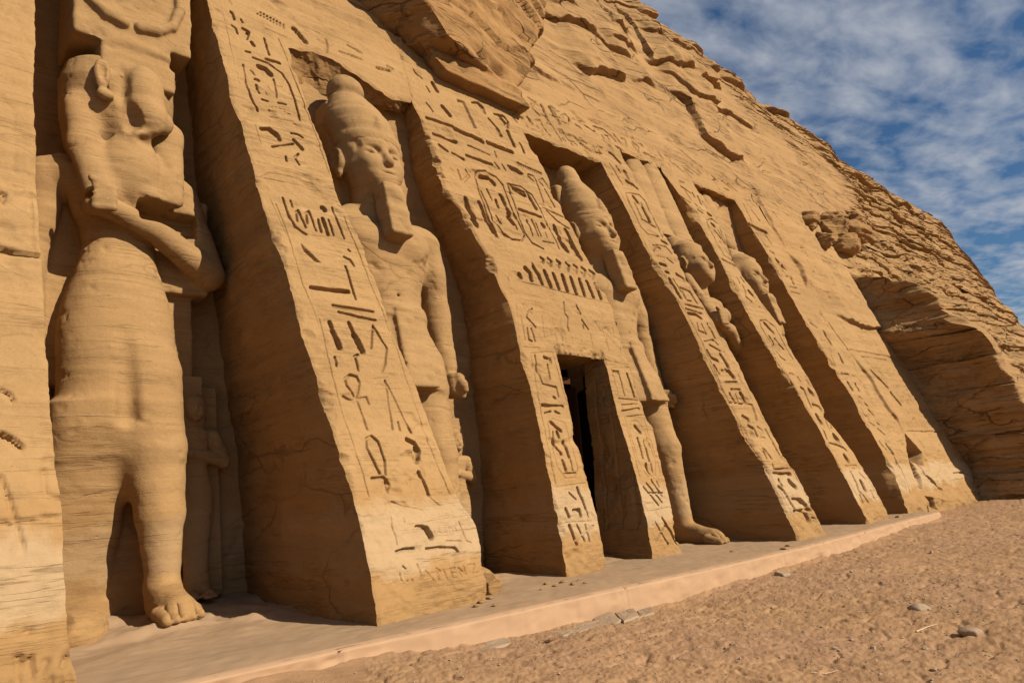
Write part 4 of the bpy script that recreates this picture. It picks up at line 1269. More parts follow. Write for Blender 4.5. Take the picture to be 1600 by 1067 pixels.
def face(v, y=-0.15, z=8.0, s=1.0, tilt=0.0):
    """eyes, brows, nose and lips on a head centred at (0, y, z)"""
    f = y - 0.55 * s
    v.ell((0, f + 0.16 * s, z - 0.42 * s), (0.30 * s, 0.26 * s, 0.30 * s), 0.12)               # muzzle and chin
    v.ell((-0.24 * s, f + 0.14 * s, z - 0.18 * s), (0.2 * s, 0.2 * s, 0.26 * s), 0.12)          # cheeks
    v.ell((0.24 * s, f + 0.14 * s, z - 0.18 * s), (0.2 * s, 0.2 * s, 0.26 * s), 0.12)
    for q in (-1, 1):
        v.ell((q * 0.25 * s, f - 0.0 * s, z + 0.12 * s), (0.17 * s, 0.12 * s, 0.085 * s), 0.07, 'cut')
        v.ell((q * 0.25 * s, f + 0.12 * s, z + 0.11 * s), (0.14 * s, 0.10 * s, 0.055 * s), 0.02)
        v.cone((q * 0.09 * s, f + 0.04 * s, z + 0.235 * s), (q * 0.42 * s, f + 0.17 * s, z + 0.22 * s), 0.045 * s, 0.03 * s, 0.04)
    v.cone((0, f + 0.05 * s, z + 0.18 * s), (0, f - 0.13 * s, z - 0.12 * s), 0.055 * s, 0.085 * s, 0.05)
    v.ell((0, f - 0.06 * s, z - 0.15 * s), (0.125 * s, 0.09 * s, 0.055 * s), 0.04)
    v.ell((0, f - 0.02 * s, z - 0.31 * s), (0.19 * s, 0.08 * s, 0.04 * s), 0.02)
    v.ell((0, f - 0.0 * s, z - 0.385 * s), (0.16 * s, 0.08 * s, 0.045 * s), 0.02)
    v.box((0, f - 0.09 * s, z - 0.347 * s), (0.19 * s, 0.05 * s, 0.008 * s), 0.004, 0.012, 'cut')


def ear(v, x, y, z, s=1.0):
    q = 1 if x > 0 else -1
    v.ell((x, y, z), (0.10 * s, 0.17 * s, 0.24 * s), 0.03)
    v.ell((x + q * 0.08 * s, y - 0.02 * s, z + 0.03 * s), (0.07 * s, 0.10 * s, 0.15 * s), 0.03, 'cut')
    v.ell((x + q * 0.02 * s, y - 0.03 * s, z - 0.2 * s), (0.06 * s, 0.08 * s, 0.08 * s), 0.03)


def fist(v, x, y, z, q):
    v.box((x, y, z), (0.19, 0.27, 0.24), 0.12, 0.05)
    for i in range(4):
        v.cone((x + q * 0.05, y - 0.22 + i * 0.14, z + 0.05), (x + q * 0.05, y - 0.22 + i * 0.14, z - 0.22 + 0.02 * i), 0.085, 0.075 - 0.006 * i, 0.03)
    v.cone((x - q * 0.02, y - 0.24, z + 0.14), (x + q * 0.04, y - 0.33, z - 0.12), 0.09, 0.075, 0.02)      # thumb down the front
    v.cone((x, y - 0.34, z - 0.02), (x, y + 0.1, z - 0.02), 0.10, 0.10, 0.03)                              # the roll held in the hand


def king_body(nemes=False, h=0.034, hat=1.0):
    v = Vol((-1.8, -1.9, -0.05), (1.8, 1.0, 10.1 if not nemes else 9.5), h)
    # legs, the left one striding
    v.cone((-0.42, 0.2, 4.0), (-0.43, 0.25, 2.35), 0.60, 0.41, 0.1)
    v.cone((-0.43, 0.25, 2.35), (-0.43, 0.35, 0.45), 0.40, 0.25, 0.1)
    v.ell((-0.43, 0.42, 1.75), (0.34, 0.34, 0.62), 0.12)
    foot(v, -0.43, 0.4, -0.75)
    v.cone((0.42, -0.12, 4.0), (0.44, -0.40, 2.35), 0.60, 0.41, 0.1)
    v.cone((0.44, -0.42, 2.35), (0.46, -0.45, 0.48), 0.40, 0.25, 0.1)
    v.ell((0.45, -0.34, 1.75), (0.34, 0.33, 0.62), 0.12)
    v.ell((0.44, -0.74, 2.42), (0.22, 0.12, 0.26), 0.1)
    foot(v, 0.46, -0.42, -1.6)
    v.box((0.05, 0.45, 2.0), (0.75, 0.35, 2.0), 0.05, 0.06)                      # stone left between the legs
    # kilt
    v.prof((3.5, 3.62, 4.3, 4.95, 5.1), (0.98, 1.0, 0.95, 0.80, 0.78), (0.72, 0.74, 0.68, 0.55, 0.53), None, (-0.16, -0.14, -0.05, 0.0, 0.0), 0.07)
    v.prof((4.92, 4.94, 5.12, 5.14), (0.84, 0.85, 0.82, 0.80), (0.60, 0.61, 0.58, 0.56), None, (0.0, 0.0, 0.0, 0.0), 0.015)
    v.prof((3.5, 3.55, 4.9, 4.95), (0.34, 0.34, 0.20, 0.18), (0.12, 0.12, 0.1, 0.1), None, (-0.92, -0.92, -0.58, -0.56), 0.03, power=6)
    v.ell((0.0, -0.62, 5.02), (0.2, 0.06, 0.085), 0.015)
    # torso
    v.prof((4.9, 5.15, 5.5, 6.0, 6.5, 6.85), (0.78, 0.76, 0.80, 0.98, 1.08, 0.95), (0.50, 0.49, 0.50, 0.56, 0.55, 0.42), None, None, 0.1, power=2.4)
    v.ell((-0.46, -0.40, 6.42), (0.48, 0.22, 0.34), 0.14)
    v.ell((0.46, -0.40, 6.42), (0.48, 0.22, 0.34), 0.14)
    v.ell((0.0, -0.42, 5.35), (0.35, 0.13, 0.5), 0.14)
    v.ell((0.0, -0.55, 5.32), (0.035, 0.06, 0.03), 0.03, 'cut')
    v.cone((-1.0, 0.05, 6.72), (1.0, 0.05, 6.72), 0.36, 0.36, 0.16)
    v.cone((-0.45, 0.05, 7.0), (0.45, 0.05, 7.0), 0.22, 0.22, 0.2)
    for q in (-1, 1):
        v.cone((q * 1.16, 0.06, 6.66), (q * 1.30, 0.08, 5.2), 0.36, 0.285, 0.07)
        v.cone((q * 1.30, 0.08, 5.2), (q * 1.24, -0.10, 4.05), 0.28, 0.20, 0.06)
        v.ell((q * 1.2, 0.0, 6.0), (0.3, 0.32, 0.42), 0.12)
        fist(v, q * 1.24, -0.2, 3.72, q)
    v.box((0, 0.42, 5.2), (1.38, 0.22, 1.65), 0.05, 0.06)                          # stone behind and between body and arms
    # neck and head
    v.cone((0, 0.02, 6.9), (0, -0.08, 7.7), 0.44, 0.40, 0.12)
    v.ell((0, -0.12, 8.14), (0.61, 0.59, 0.74), 0.06)
    v.ell((0, -0.26, 7.72), (0.46, 0.42, 0.38), 0.12)
    v.ell((0, -0.10, 8.36), (0.605, 0.585, 0.46), 0.10)
    face(v, -0.12, 8.02, 1.0)
    ear(v, -0.64, 0.0, 8.04, 1.25); ear(v, 0.64, 0.0, 8.04, 1.25)
    v.box((0, 0.55, 8.0), (0.62, 0.35, 1.5), 0.1, 0.1)
    if nemes:
        v.prof((7.0, 7.25, 7.8, 8.3, 8.75, 8.95), (0.55, 0.92, 1.02, 0.9, 0.66, 0.35), (0.25, 0.32, 0.36, 0.52, 0.58, 0.35), None, (0.15, 0.15, 0.15, 0.1, 0.0, 0.0), 0.05)
        for q in (-1, 1):
            v.box((q * 0.55, -0.42, 6.75), (0.24, 0.12, 0.6), 0.05, 0.05, 'add', -0.15)
    return v


def king_crown(double=False, h=0.034):
    v = Vol((-1.3, -1.0, 8.2), (1.3, 1.4, 10.3), h)
    v.prof((8.28, 8.30, 8.42, 8.5), (0.50, 0.52, 0.585, 0.60), (0.48, 0.50, 0.565, 0.585), None, (-0.11, -0.11, -0.10, -0.09), 0.08)
    if double:
        v.prof((8.4, 8.7, 9.0, 9.25, 9.45, 9.6), (0.585, 0.64, 0.65, 0.57, 0.44, 0.36), (0.565, 0.64, 0.65, 0.58, 0.44, 0.36), (0, -0.02, -0.05, -0.09, -0.12, -0.13), (-0.10, 0.0, 0.10, 0.17, 0.2, 0.22), 0.16)
        v.ell((-0.14, 0.24, 9.78), (0.37, 0.36, 0.34), 0.07)
    else:
        v.prof((8.42, 8.8, 9.25, 9.6, 9.8), (0.585, 0.60, 0.49, 0.34, 0.27), (0.565, 0.59, 0.49, 0.34, 0.27), None, (-0.10, 0.0, 0.14, 0.22, 0.25), 0.08)
        v.ell((0, 0.27, 9.88), (0.29, 0.29, 0.27), 0.12)
    v.cone((0, -0.64, 8.42), (0, -0.57, 8.85), 0.05, 0.07, 0.06)                    # the worn cobra over the brow
    v.ell((0, -0.63, 8.68), (0.10, 0.05, 0.13), 0.06)
    return v


def king_beard(h=0.03, long=1.0):
    v = Vol((-0.6, -1.5, 6.0), (0.6, 0.2, 7.7), h)
    v.cone((0, -0.42, 7.45), (0, -0.72, 7.2), 0.23, 0.22, 0.05)
    v.box((0, -0.68, 7.0 - 0.1 * long), (0.235, 0.22, 0.44 + 0.1 * long), 0.05, 0.06, 'add', -0.04, 0.0, -0.12)
    v.box((0, -0.45, 6.95), (0.13, 0.30, 0.45), 0.05, 0.06)
    return v


def atef(h=0.036):
    """tall plumes with a disc on ram's horns"""
    v = Vol((-1.3, -0.6, 8.6), (1.3, 1.0, 11.9), h)
    v.box((0, 0.25, 8.95), (0.55, 0.4, 0.22), 0.1, 0.05)
    v.prof((9.0, 9.6, 10.6, 11.3, 11.62), (0.40, 0.52, 0.50, 0.38, 0.15), (0.22, 0.24, 0.22, 0.2, 0.12), (-0.28, -0.30, -0.3, -0.28, -0.26), (0.35, 0.55, 0.62, 0.7, 0.7), 0.02, power=2.6)
    v.prof((9.0, 9.6, 10.6, 11.3, 11.62), (0.40, 0.52, 0.50, 0.38, 0.15), (0.22, 0.24, 0.22, 0.2, 0.12), (0.30, 0.32, 0.3, 0.28, 0.26), (0.31, 0.51, 0.58, 0.66, 0.66), 0.02, power=2.6)
    v.ell((0.1, 0.18, 9.55), (0.34, 0.2, 0.34), 0.03)
    v.cone((-1.0, 0.1, 9.12), (1.0, 0.1, 9.12), 0.10, 0.10, 0.05)
    return v


def queen_body(damaged=False, h=0.034):
    v = Vol((-1.9, -1.8, -0.05), (1.9, 1.1, 9.1), h)
    # the long dress, body and legs
    v.prof((2.45, 2.85, 3.3, 3.9, 4.35, 4.9, 5.35, 5.65, 5.95, 6.4, 6.8), (0.66, 0.78, 0.80, 0.81, 0.80, 0.70, 0.56, 0.51, 0.57, 0.77, 0.80), (0.36, 0.57, 0.62, 0.64, 0.63, 0.57, 0.46, 0.43, 0.46, 0.52, 0.44),
           (0.0, 0.0, 0, 0, 0, 0, 0, 0, 0, 0, 0), (-0.08, -0.08, -0.08, -0.05, 0, 0, 0, 0, 0, 0, 0), 0.05, power=2.2)
    v.cone((0.36, -0.18, 3.6), (0.44, -0.36, 2.4), 0.50, 0.44, 0.16)
    v.cone((0.44, -0.36, 2.4), (0.50, -0.46, 1.5), 0.44, 0.34, 0.10)
    v.cone((0.50, -0.46, 1.5), (0.53, -0.46, 0.55), 0.33, 0.235, 0.08)
    foot(v, 0.54, -0.45, -1.45, 0.25)
    v.prof((-0.05, 0.1, 1.0, 2.0, 2.75, 3.1), (0.62, 0.60, 0.56, 0.56, 0.60, 0.62), (0.42, 0.42, 0.42, 0.44, 0.46, 0.46), (-0.46, -0.46, -0.44, -0.38, -0.28, -0.24), (0.72, 0.70, 0.44, 0.08, -0.20, -0.20), 0.26, power=2.8)
    if not damaged:
        foot(v, -0.45, 0.35, -0.25, 0.24)
    v.cone((-0.05, -0.74, 4.1), (0.0, -0.70, 2.9), 0.07, 0.13, 0.14, 'cut')         # the hollow between the thighs
    v.box((0.1, 0.55, 1.6), (0.9, 0.3, 1.7), 0.05, 0.05)
    v.ell((-0.34, -0.46, 6.35), (0.26, 0.24, 0.26), 0.10)
    v.ell((0.34, -0.46, 6.35), (0.26, 0.24, 0.26), 0.10)
    v.cone((-0.78, 0.08, 6.78), (0.78, 0.08, 6.78), 0.31, 0.31, 0.14)
    # arm hanging on one side, arm folded across on the other
    v.cone((-0.98, 0.15, 6.72), (-1.16, 0.3, 5.2), 0.30, 0.25, 0.06)
    v.cone((-1.16, 0.3, 5.2), (-1.10, 0.22, 3.9), 0.25, 0.18, 0.06)
    v.box((-1.10, 0.18, 3.55), (0.15, 0.22, 0.32), 0.1, 0.05)
    for i in range(4):
        v.cone((-1.12, 0.02 + 0.1 * i, 3.5), (-1.12, 0.02 + 0.1 * i, 3.15 + 0.03 * abs(i - 1)), 0.06, 0.05, 0.02)
    v.cone((0.85, 0.12, 6.72), (1.36, 0.0, 5.45), 0.40, 0.30, 0.08)
    v.cone((1.36, -0.06, 5.44), (0.35, -0.55, 5.88), 0.25, 0.19, 0.06, 'add', 1.1)
    v.cone((0.35, -0.55, 5.88), (-0.25, -0.62, 6.06), 0.19, 0.17, 0.05)
    v.box((-0.42, -0.64, 6.12), (0.20, 0.16, 0.20), 0.1, 0.06)
    for i in range(4):
        v.cone((-0.50, -0.84, 6.26 - 0.10 * i), (-0.28, -0.90, 6.26 - 0.10 * i), 0.07, 0.06, 0.02)
    v.cone((-0.36, -0.84, 6.32), (-0.56, -0.86, 6.38), 0.075, 0.06, 0.02)
    v.box((-0.12, 0.45, 5.2), (1.32, 0.25, 1.75), 0.05, 0.05)
    v.box((0.95, 0.30, 5.9), (0.45, 0.3, 0.85), 0.05, 0.05)
    # neck, head and heavy wig
    v.cone((0, 0.0, 6.9), (0, -0.05, 7.6), 0.36, 0.34, 0.1)
    v.ell((0, -0.15, 7.92), (0.50, 0.52, 0.66), 0.06)
    if damaged:
        v.prof((6.98, 7.3, 7.8, 8.3, 8.6, 8.74), (0.62, 0.74, 0.82, 0.84, 0.80, 0.66), (0.36, 0.46, 0.62, 0.70, 0.66, 0.5), (0, -0.02, -0.04, -0.04, -0.02, 0), (0.18, 0.12, 0.04, 0.02, 0.02, 0.05), 0.08, power=2.3)
        for a, b in (((-0.62, -0.30, 7.75), (-0.58, -0.42, 7.1)), ((-0.58, -0.42, 7.1), (-0.40, -0.52, 6.42))):
            v.cone(a, b, 0.25, 0.22, 0.10, 'add', 0.75)
        v.cone((0.66, -0.28, 7.7), (0.62, -0.46, 6.5), 0.24, 0.23, 0.10, 'add', 0.7)
        v.box((0.62, -0.45, 6.15), (0.5, 0.5, 0.2), 0.02, 0.03, 'cut')
        v.box((-0.5, -0.55, 6.16), (0.15, 0.3, 0.06), 0.02, 0.03, 'cut')
        v.ell((0.05, -0.50, 6.9), (0.42, 0.22, 0.55), 0.12)                             # collar and neck
        # the face has fallen: a raw column of rock where it was
        v.ell((0.20, -0.62, 8.12), (0.30, 0.24, 0.50), 0.06)
        v.ell((0.28, -0.66, 7.75), (0.26, 0.22, 0.34), 0.08)
        v.ell((0.10, -0.60, 7.38), (0.22, 0.16, 0.2), 0.08)
        v.ell((0.50, -0.58, 7.72), (0.15, 0.14, 0.18), 0.06)
        v.ell((-0.13, -0.74, 8.12), (0.09, 0.16, 0.46), 0.06, 'cut')
        v.ell((-0.02, -0.70, 7.60), (0.14, 0.12, 0.22), 0.08, 'cut')
        v.ell((0.34, -0.72, 7.28), (0.26, 0.14, 0.10), 0.06, 'cut')
        v.ell((-0.42, -0.68, 8.22), (0.12, 0.09, 0.27), 0.02)
        v.ell((-0.42, -0.77, 8.26), (0.06, 0.07, 0.19), 0.02, 'cut')
        v.ell((-0.37, -0.68, 7.90), (0.13, 0.09, 0.09), 0.03)
    else:
        v.prof((7.3, 7.45, 7.8, 8.25, 8.55, 8.72), (0.50, 0.56, 0.60, 0.60, 0.54, 0.34), (0.28, 0.36, 0.44, 0.52, 0.50, 0.3), None, (0.28, 0.2, 0.12, 0.02, 0.0, 0.0), 0.06, power=2.3)
        v.ell((0, -0.26, 7.64), (0.36, 0.34, 0.36), 0.1)
        v.ell((0, -0.20, 7.94), (0.45, 0.43, 0.56), 0.06)
        face(v, -0.19, 7.90, 0.84)
        ear(v, -0.57, -0.18, 7.95, 0.85); ear(v, 0.57, -0.18, 7.95, 0.85)
        v.cone((-0.66, -0.25, 7.4), (-0.45, -0.5, 6.5), 0.2, 0.2, 0.10, 'add', 0.7)
    return v


def smooth_steps(v, passes=1):
    return v


KG = 'giant standing figures in the niches'


def king(name, label, o, lean, double=False, nemes=False, seed=0):
    root = thing('colossal_statue', label, 'statue', o, KG)
    sculpt('body', king_body(nemes), M_STATUE, root, o, lean, 1.0, seed)
    if nemes:
        sculpt('plumed_crown', atef(), M_STATUE, root, o, lean, 1.0, seed + 1)
    else:
        sculpt('crown', king_crown(double), M_STATUE, root, o, lean, 1.0, seed + 1)
    sculpt('beard', king_beard(), M_STATUE, root, o, lean, 1.3, seed + 2)
    return root


K2 = king('king', 'large crowned king with long square beard, left of the doorway block', (7.47, 10.98, 0.0), (-0.088, 0.02), True, seed=3)
K3 = king('king', 'king in a smooth tall pointed crown, one foot forward beside the door', (14.8, 10.98, 0.0), (-0.15, 0.04), False, seed=8)
K5 = king('king', 'farthest king, in a plumed headdress under the small square lintel', (22.95, 10.95, 0.0), (-0.165, 0.055), False, True, seed=14)

# the large queen of the first niche
Q1O, Q1L = (2.84, 12.2, 0.12), (-0.03, 0.0)
Q1S = 1.03
Q1 = thing('colossal_statue', 'large queen with a battered face and folded arm, nearest the left edge', 'statue', Q1O, KG)
sculpt('body', queen_body(True, 0.032), M_STATUE, Q1, Q1O, Q1L, 0.75, 21, Q1S)
v = Vol((-1.5, -1.2, 8.3), (1.5, 1.0, 12.2), 0.034)
v.box((0.12, -0.05, 8.66), (0.56, 0.57, 0.36), 0.05, 0.06)
v.box((0.06, -0.02, 10.55), (0.88, 0.62, 1.68), 0.05, 0.05)
v.box((0.85, -0.5, 8.9), (0.25, 0.7, 0.16), 0.04, 0.03, 'cut')
# disc and horns in relief on the front of the block
th = np.linspace(-0.15, math.pi + 0.15, 22)
for side in (-1, 1):
    pts = [(side * 0.12, 9.28), (side * 0.38, 9.34), (side * 0.62, 9.52), (side * 0.74, 9.9), (side * 0.70, 10.4), (side * 0.66, 11.2), (side * 0.72, 12.0)]
    for a, b in zip(pts[:-1], pts[1:]):
        v.cone((a[0], -0.66, a[1]), (b[0], -0.66, b[1]), 0.085, 0.085, 0.03)
v.ell((0, -0.62, 10.35), (0.60, 0.09, 0.80), 0.02)
sculpt('horned_crown', v, M_STATUE, Q1, Q1O, Q1L, 1.0, 25, Q1S)


# the queen of the fourth niche under her plumes
Q4O, Q4L = (19.45, 10.78, 0.0), (-0.165, 0.06)
Q4 = thing('colossal_statue', 'queen with whole face and bent elbow beneath two tall smooth plumes', 'statue', Q4O, KG)
sculpt('body', queen_body(False), M_STATUE, Q4, Q4O, Q4L, 1.0, 31)
v = Vol((-1.4, -0.8, 8.4), (1.4, 1.2, 12.2), 0.036)
v.prof((8.45, 8.55, 8.85, 9.0), (0.55, 0.58, 0.6, 0.55), (0.42, 0.45, 0.4, 0.3), None, (0.15, 0.2, 0.3, 0.4), 0.1)
v.prof((8.9, 9.3, 10.2, 11.2, 11.75, 11.95), (0.45, 0.62, 0.60, 0.50, 0.40, 0.2), (0.3, 0.32, 0.3, 0.26, 0.22, 0.14), (-0.45, -0.5, -0.48, -0.42, -0.4, -0.4), (0.3, 0.5, 0.6, 0.7, 0.75, 0.75), 0.02, power=2.6)
v.prof((8.9, 9.3, 10.2, 11.2, 11.75, 11.95), (0.45, 0.62, 0.60, 0.50, 0.40, 0.2), (0.3, 0.32, 0.3, 0.26, 0.22, 0.14), (0.45, 0.5, 0.48, 0.42, 0.4, 0.4), (0.24, 0.44, 0.54, 0.64, 0.69, 0.69), 0.02, power=2.6)
sculpt('plumed_crown', v, M_STATUE, Q4, Q4O, Q4L, 1.0, 33)


# small standing figures cut beside the giants' legs
def princess(o, label, scale, seed, lean=(-0.05, 0.0)):
    v = Vol((-1.5, -1.2, -0.05), (1.5, 1.0, 9.4), 0.05)
    v.prof((0.2, 1.2, 2.6, 3.6, 4.3, 5.2, 5.7, 6.2, 6.7, 6.95), (0.50, 0.48, 0.58, 0.74, 0.74, 0.56, 0.50, 0.60, 0.72, 0.6), (0.36, 0.34, 0.4, 0.48, 0.48, 0.4, 0.36, 0.42, 0.42, 0.3), None, None, 0.06)
    v.cone((-0.72, 0.05, 6.7), (0.72, 0.05, 6.7), 0.26, 0.26, 0.12)
    v.cone((-0.85, 0.1, 6.6), (-1.05, 0.2, 5.2), 0.36, 0.28, 0.06)
    v.cone((-1.05, 0.1, 5.2), (-1.0, 0.0, 3.8), 0.22, 0.17, 0.06)
    v.ell((-1.0, -0.03, 3.55), (0.17, 0.2, 0.3), 0.05)
    v.cone((0.8, 0.1, 6.6), (1.25, 0.1, 5.6), 0.40, 0.34, 0.08)
    v.cone((1.2, 0.0, 5.6), (-0.2, -0.34, 5.95), 0.30, 0.24, 0.08)
    v.ell((-0.28, -0.52, 5.9), (0.2, 0.14, 0.18), 0.04)
    foot(v, -0.28, 0.1, -0.8, 0.22)
    foot(v, 0.28, 0.0, -1.0, 0.22)
    v.cone((0, 0, 6.9), (0, -0.05, 7.5), 0.3, 0.28, 0.08)
    v.ell((0, -0.18, 7.8), (0.42, 0.44, 0.56), 0.05)
    v.prof((6.0, 6.05, 7.0, 7.8, 8.3, 8.5), (0.62, 0.64, 0.62, 0.62, 0.52, 0.3), (0.3, 0.32, 0.36, 0.5, 0.5, 0.3), (-0.3, -0.3, -0.15, 0, 0, 0), (-0.1, -0.1, 0.0, 0.05, 0.0, 0.0), 0.05)
    face(v, -0.16, 7.76, 0.74)
    v.box((0, 0.05, 8.8), (0.42, 0.3, 0.45), 0.06, 0.05)
    v.box((0, 0.75, 4.4), (1.2, 0.35, 4.5), 0.05, 0.05)
    root = thing('small_statue', label, 'statue', o)
    V, Q = v.mesh()
    V = worn(V, Q, 1.2, seed)
    V = V * np.array([1.04, 1.0, 1.0])
    obj('body', MB().add(place(V, o, lean, scale), Q), M_STATUE, root)
    return root


princess((4.10, 12.42, 0.26), 'small wigged princess figure carved half in shadow beside the large queen', 0.395, 41)
princess((9.0, 11.55, 0.02), 'small dark figure cut low in the shaded wall behind the broad buttress', 0.34, 43)

# ------------------------------------------------------------------ the cliff
SKY_PX = [(1000, -22), (1030, 0), (1080, 35), (1120, 75), (1165, 110), (1197, 147), (1245, 160), (1262, 180), (1300, 215), (1322, 240), (1370, 270), (1410, 305), (1450, 325), (1478, 352)]
CREST = np.array([on_plane(p, 8.4, 0.3)[[0, 2]] for p in SKY_PX])
CREST = CREST[np.argsort(CREST[:, 0])]
CREST = np.concatenate([[[-60, 24.5], [10, 24.5]], CREST, [[61.0, 16.2], [62.3, 13.5], [64.0, 11.8], [66.0, 10.4], [70, 8.5], [78, 5.0], [90, 1.5], [110, -1.0]]])


def crest(x):
    return np.interp(x, CREST[:, 0], CREST[:, 1]) + 0.35 * fbm(x * 0.35, 1.0, 2.0, 4, 300)


A_PX = [(1320, 413), (1350, 470), (1376, 526), (1413, 573), (1444, 622), (1478, 678), (1518, 733), (1533, 786)]
E_A = edge(A_PX)
E_PX = [(1343, 441), (1394, 432), (1478, 469), (1506, 503), (1534, 548), (1557, 587), (1596, 644)]


def shoulder(x, z):
    """how far the great shoulder of rock on the right stands in front of the facade's plane"""
    zz = z + 0.8 * fbm(np.asarray(x) * 0.45, 6.0, np.asarray(z) * 0.45, 4, 305)
    return (3.05 + 0.35 * fbm(np.asarray(x) * 0.25, 2.0, np.asarray(z) * 0.3, 4, 307)) * (1 - sstep(zz, 6.6, 10.3)) * (1 - sstep(x, 44, 60))


def rough_amt(x, z):
    xs = np.interp(z, [0, 6, 9.5, 11, 13, 15, 18, 22, 26], [33, 33, 32.5, 31.5, 33.0, 37.0, 38.5, 36, 30])
    r = sstep(x, xs - 0.6, xs + 1.2)
    top = sstep(z - crest(x), -6.0, -2.0) * 0.55
    return np.clip(np.maximum(r, top), 0, 1)


def blocky(x, z, seed):
    """stepped beds: plates of rock with sharp lower edges"""
    w = fbm(x * 0.30, 2.0, z * 0.35, 4, seed) * 0.45
    q = z * 1.05 + 0.06 * x + w
    b = np.floor(q)
    f = q - b
    j = x * 0.42 + 0.25 * z + 3.7 * vnoise(b * 3.71, 0.5, 0.5, seed + 1) + 0.5 * fbm(x * 0.8, 1.0, z * 0.8, 3, seed + 2)
    k = _hash(np.floor(j), b, np.zeros_like(b), seed + 3)
    g = j - np.floor(j)
    return (0.5 + 0.5 * k) * (0.62 * (1 - f) - 0.25) * (0.75 + 0.35 * g)


def cliff_disp(X, Z):
    r = rough_amt(X, Z)
    d = 0.055 * fbm(X * 0.35, 0.0, Z * 0.5, 4, 310) + 0.02 * fbm(X * 0.5, 0.0, Z * 4.0, 4, 315)
    b = 0.9 * blocky(X * 0.42, Z * 0.5, 318) + 0.7 * blocky(X, Z, 320) + 0.30 * blocky(X * 2.1 + 7, Z * 2.6, 330)
    n = 0.20 * fbm(X * 0.5, 3.0, Z * 0.9, 5, 340) + 0.05 * fbm(X * 2.5, 3.0, Z * 5.0, 4, 345)
    cr = np.clip(np.abs(fbm(X * 0.55 + 0.25 * Z, 3.0, Z * 0.55, 3, 350)) * -14 + 1, 0, 1)
    d = d + r * (-0.55 * b + n + 0.15 * cr)
    q = np.clip(np.abs(fbm(X * 0.25 - 0.2 * Z, 9.0, Z * 0.4, 2, 356)) * -45 + 1, 0, 1)
    return d


def cliff_y(X, Z, sh):
    return sheet_y(X, Z) + 0.012 * np.clip(Z - 15, 0, 50) ** 2 - (shoulder(X, Z) if sh else 0)


def xcols(x0, x1, n):
    """columns spaced by the angle at which the path along the cliff sees them"""
    a0, a1 = math.atan2(x0, 11.0), math.atan2(x1, 11.0)
    return 11.0 * np.tan(np.linspace(a0, a1, n))


def cap_rows(P, n=26, back_=30.0):
    """roll the top of the cliff over and away"""
    t = np.linspace(0, 1, n)[1:]
    top = P[-1]
    out = np.repeat(top[None], n - 1, 0)
    out[..., 1] += (t ** 2 * back_)[:, None] + 0.5 * t[:, None]
    out[..., 2] += (0.35 * np.sin(np.minimum(t * 6, 1.57)) + 1.2 * t)[:, None] + 0.4 * fbm(out[..., 0] * 0.4, out[..., 1] * 0.4, 0, 3, 360) * t[:, None]
    return np.concatenate([P, out])


mb = MB()
# above the carved front
x = np.concatenate([np.linspace(-40, -1, 40)[:-1], xcols(-1, 78, 1400)])
v = np.linspace(0, 1, 330)
zc = crest(x)
Z = ZTOP - 0.02 + (zc - ZTOP)[None] * v[:, None]
Z = np.where(zc[None] < ZTOP, ZTOP - 0.02 + v[:, None] * 0.3, Z)
X = np.repeat(x[None], len(v), 0)
D = cliff_disp(X, Z) + ledge_disp(X, Z)
D = D * np.clip((Z - ZTOP) / 0.5, 0, 1) + (weather(X, sheet_y(X, Z), Z) + ledge_disp(X, Z)) * np.clip(1 - (Z - ZTOP) / 0.5, 0, 1)
D = D - 0.03 * np.clip(1 - np.abs(Z - ZTOP - 0.15) / 0.15, 0, 1)
D = D + np.clip(v[:, None] - 0.9, 0, 1) ** 2 * 60 * 0.8
P = cap_rows(np.stack([X, cliff_y(X, Z, True) + D, Z], -1))
k = int(np.searchsorted(x, 62))
mb.grid(P[:, :k + 1])
# the shoulder and everything right of the carved front, below that line
z = np.linspace(-0.6, ZTOP, 260)
xa = np.interp(z, E_A[:, 1], E_A[:, 0]) + 0.10 * fbm(z * 1.3, 4.0, 0.0, 3, 370)
ze = np.array([-1, 2.9, 4.2, 5.4, 6.6, 7.6, 8.8, 9.6, 10.6, 13])
xe = np.array([33.2, 33.0, 33.0, 33.0, 32.9, 32.9, 32.6, 31.9, 31.3, 31.3])
xe = np.minimum(np.interp(z, E_A[:, 1], E_A[:, 0]) + 0.15, 32.4) + 0.9 * blocky(z * 0.9, z * 0.8, 374) + (0.34 * fbm(z * 0.7, 8.0, 0.0, 4, 372) + 0.15 * fbm(z * 3, 8.0, 1.0, 3, 373)) * np.clip((10.6 - z) / 2, 0, 1)
u = np.linspace(0, 1, 420) ** 1.5
X = xe[:, None] + (110 - xe)[:, None] * u[None]
Z = np.repeat(z[:, None], len(u), 1)
zc = crest(X[0])
zc_ = np.minimum(zc[None], ZTOP)
Z = -0.6 + (Z + 0.6) * (np.where(zc < ZTOP, (np.maximum(zc, -0.4) + 0.6) / (ZTOP + 0.6), 1.0))[None]
X = np.interp(Z[:, 0], z, xe)[:, None] + (110 - np.interp(Z[:, 0], z, xe))[:, None] * u[None]
D = cliff_disp(X, Z) + ledge_disp(X, Z)
Pe = np.stack([X, cliff_y(X, Z, True) + D, Z], -1)
far = Pe[:, :, :]
mb.grid(Pe)
top = Pe[-1][None]
kk = int(np.searchsorted(Pe[-1, :, 0], 58))
mb.grid(cap_rows(Pe[:, kk:])[len(Pe) - 1:])
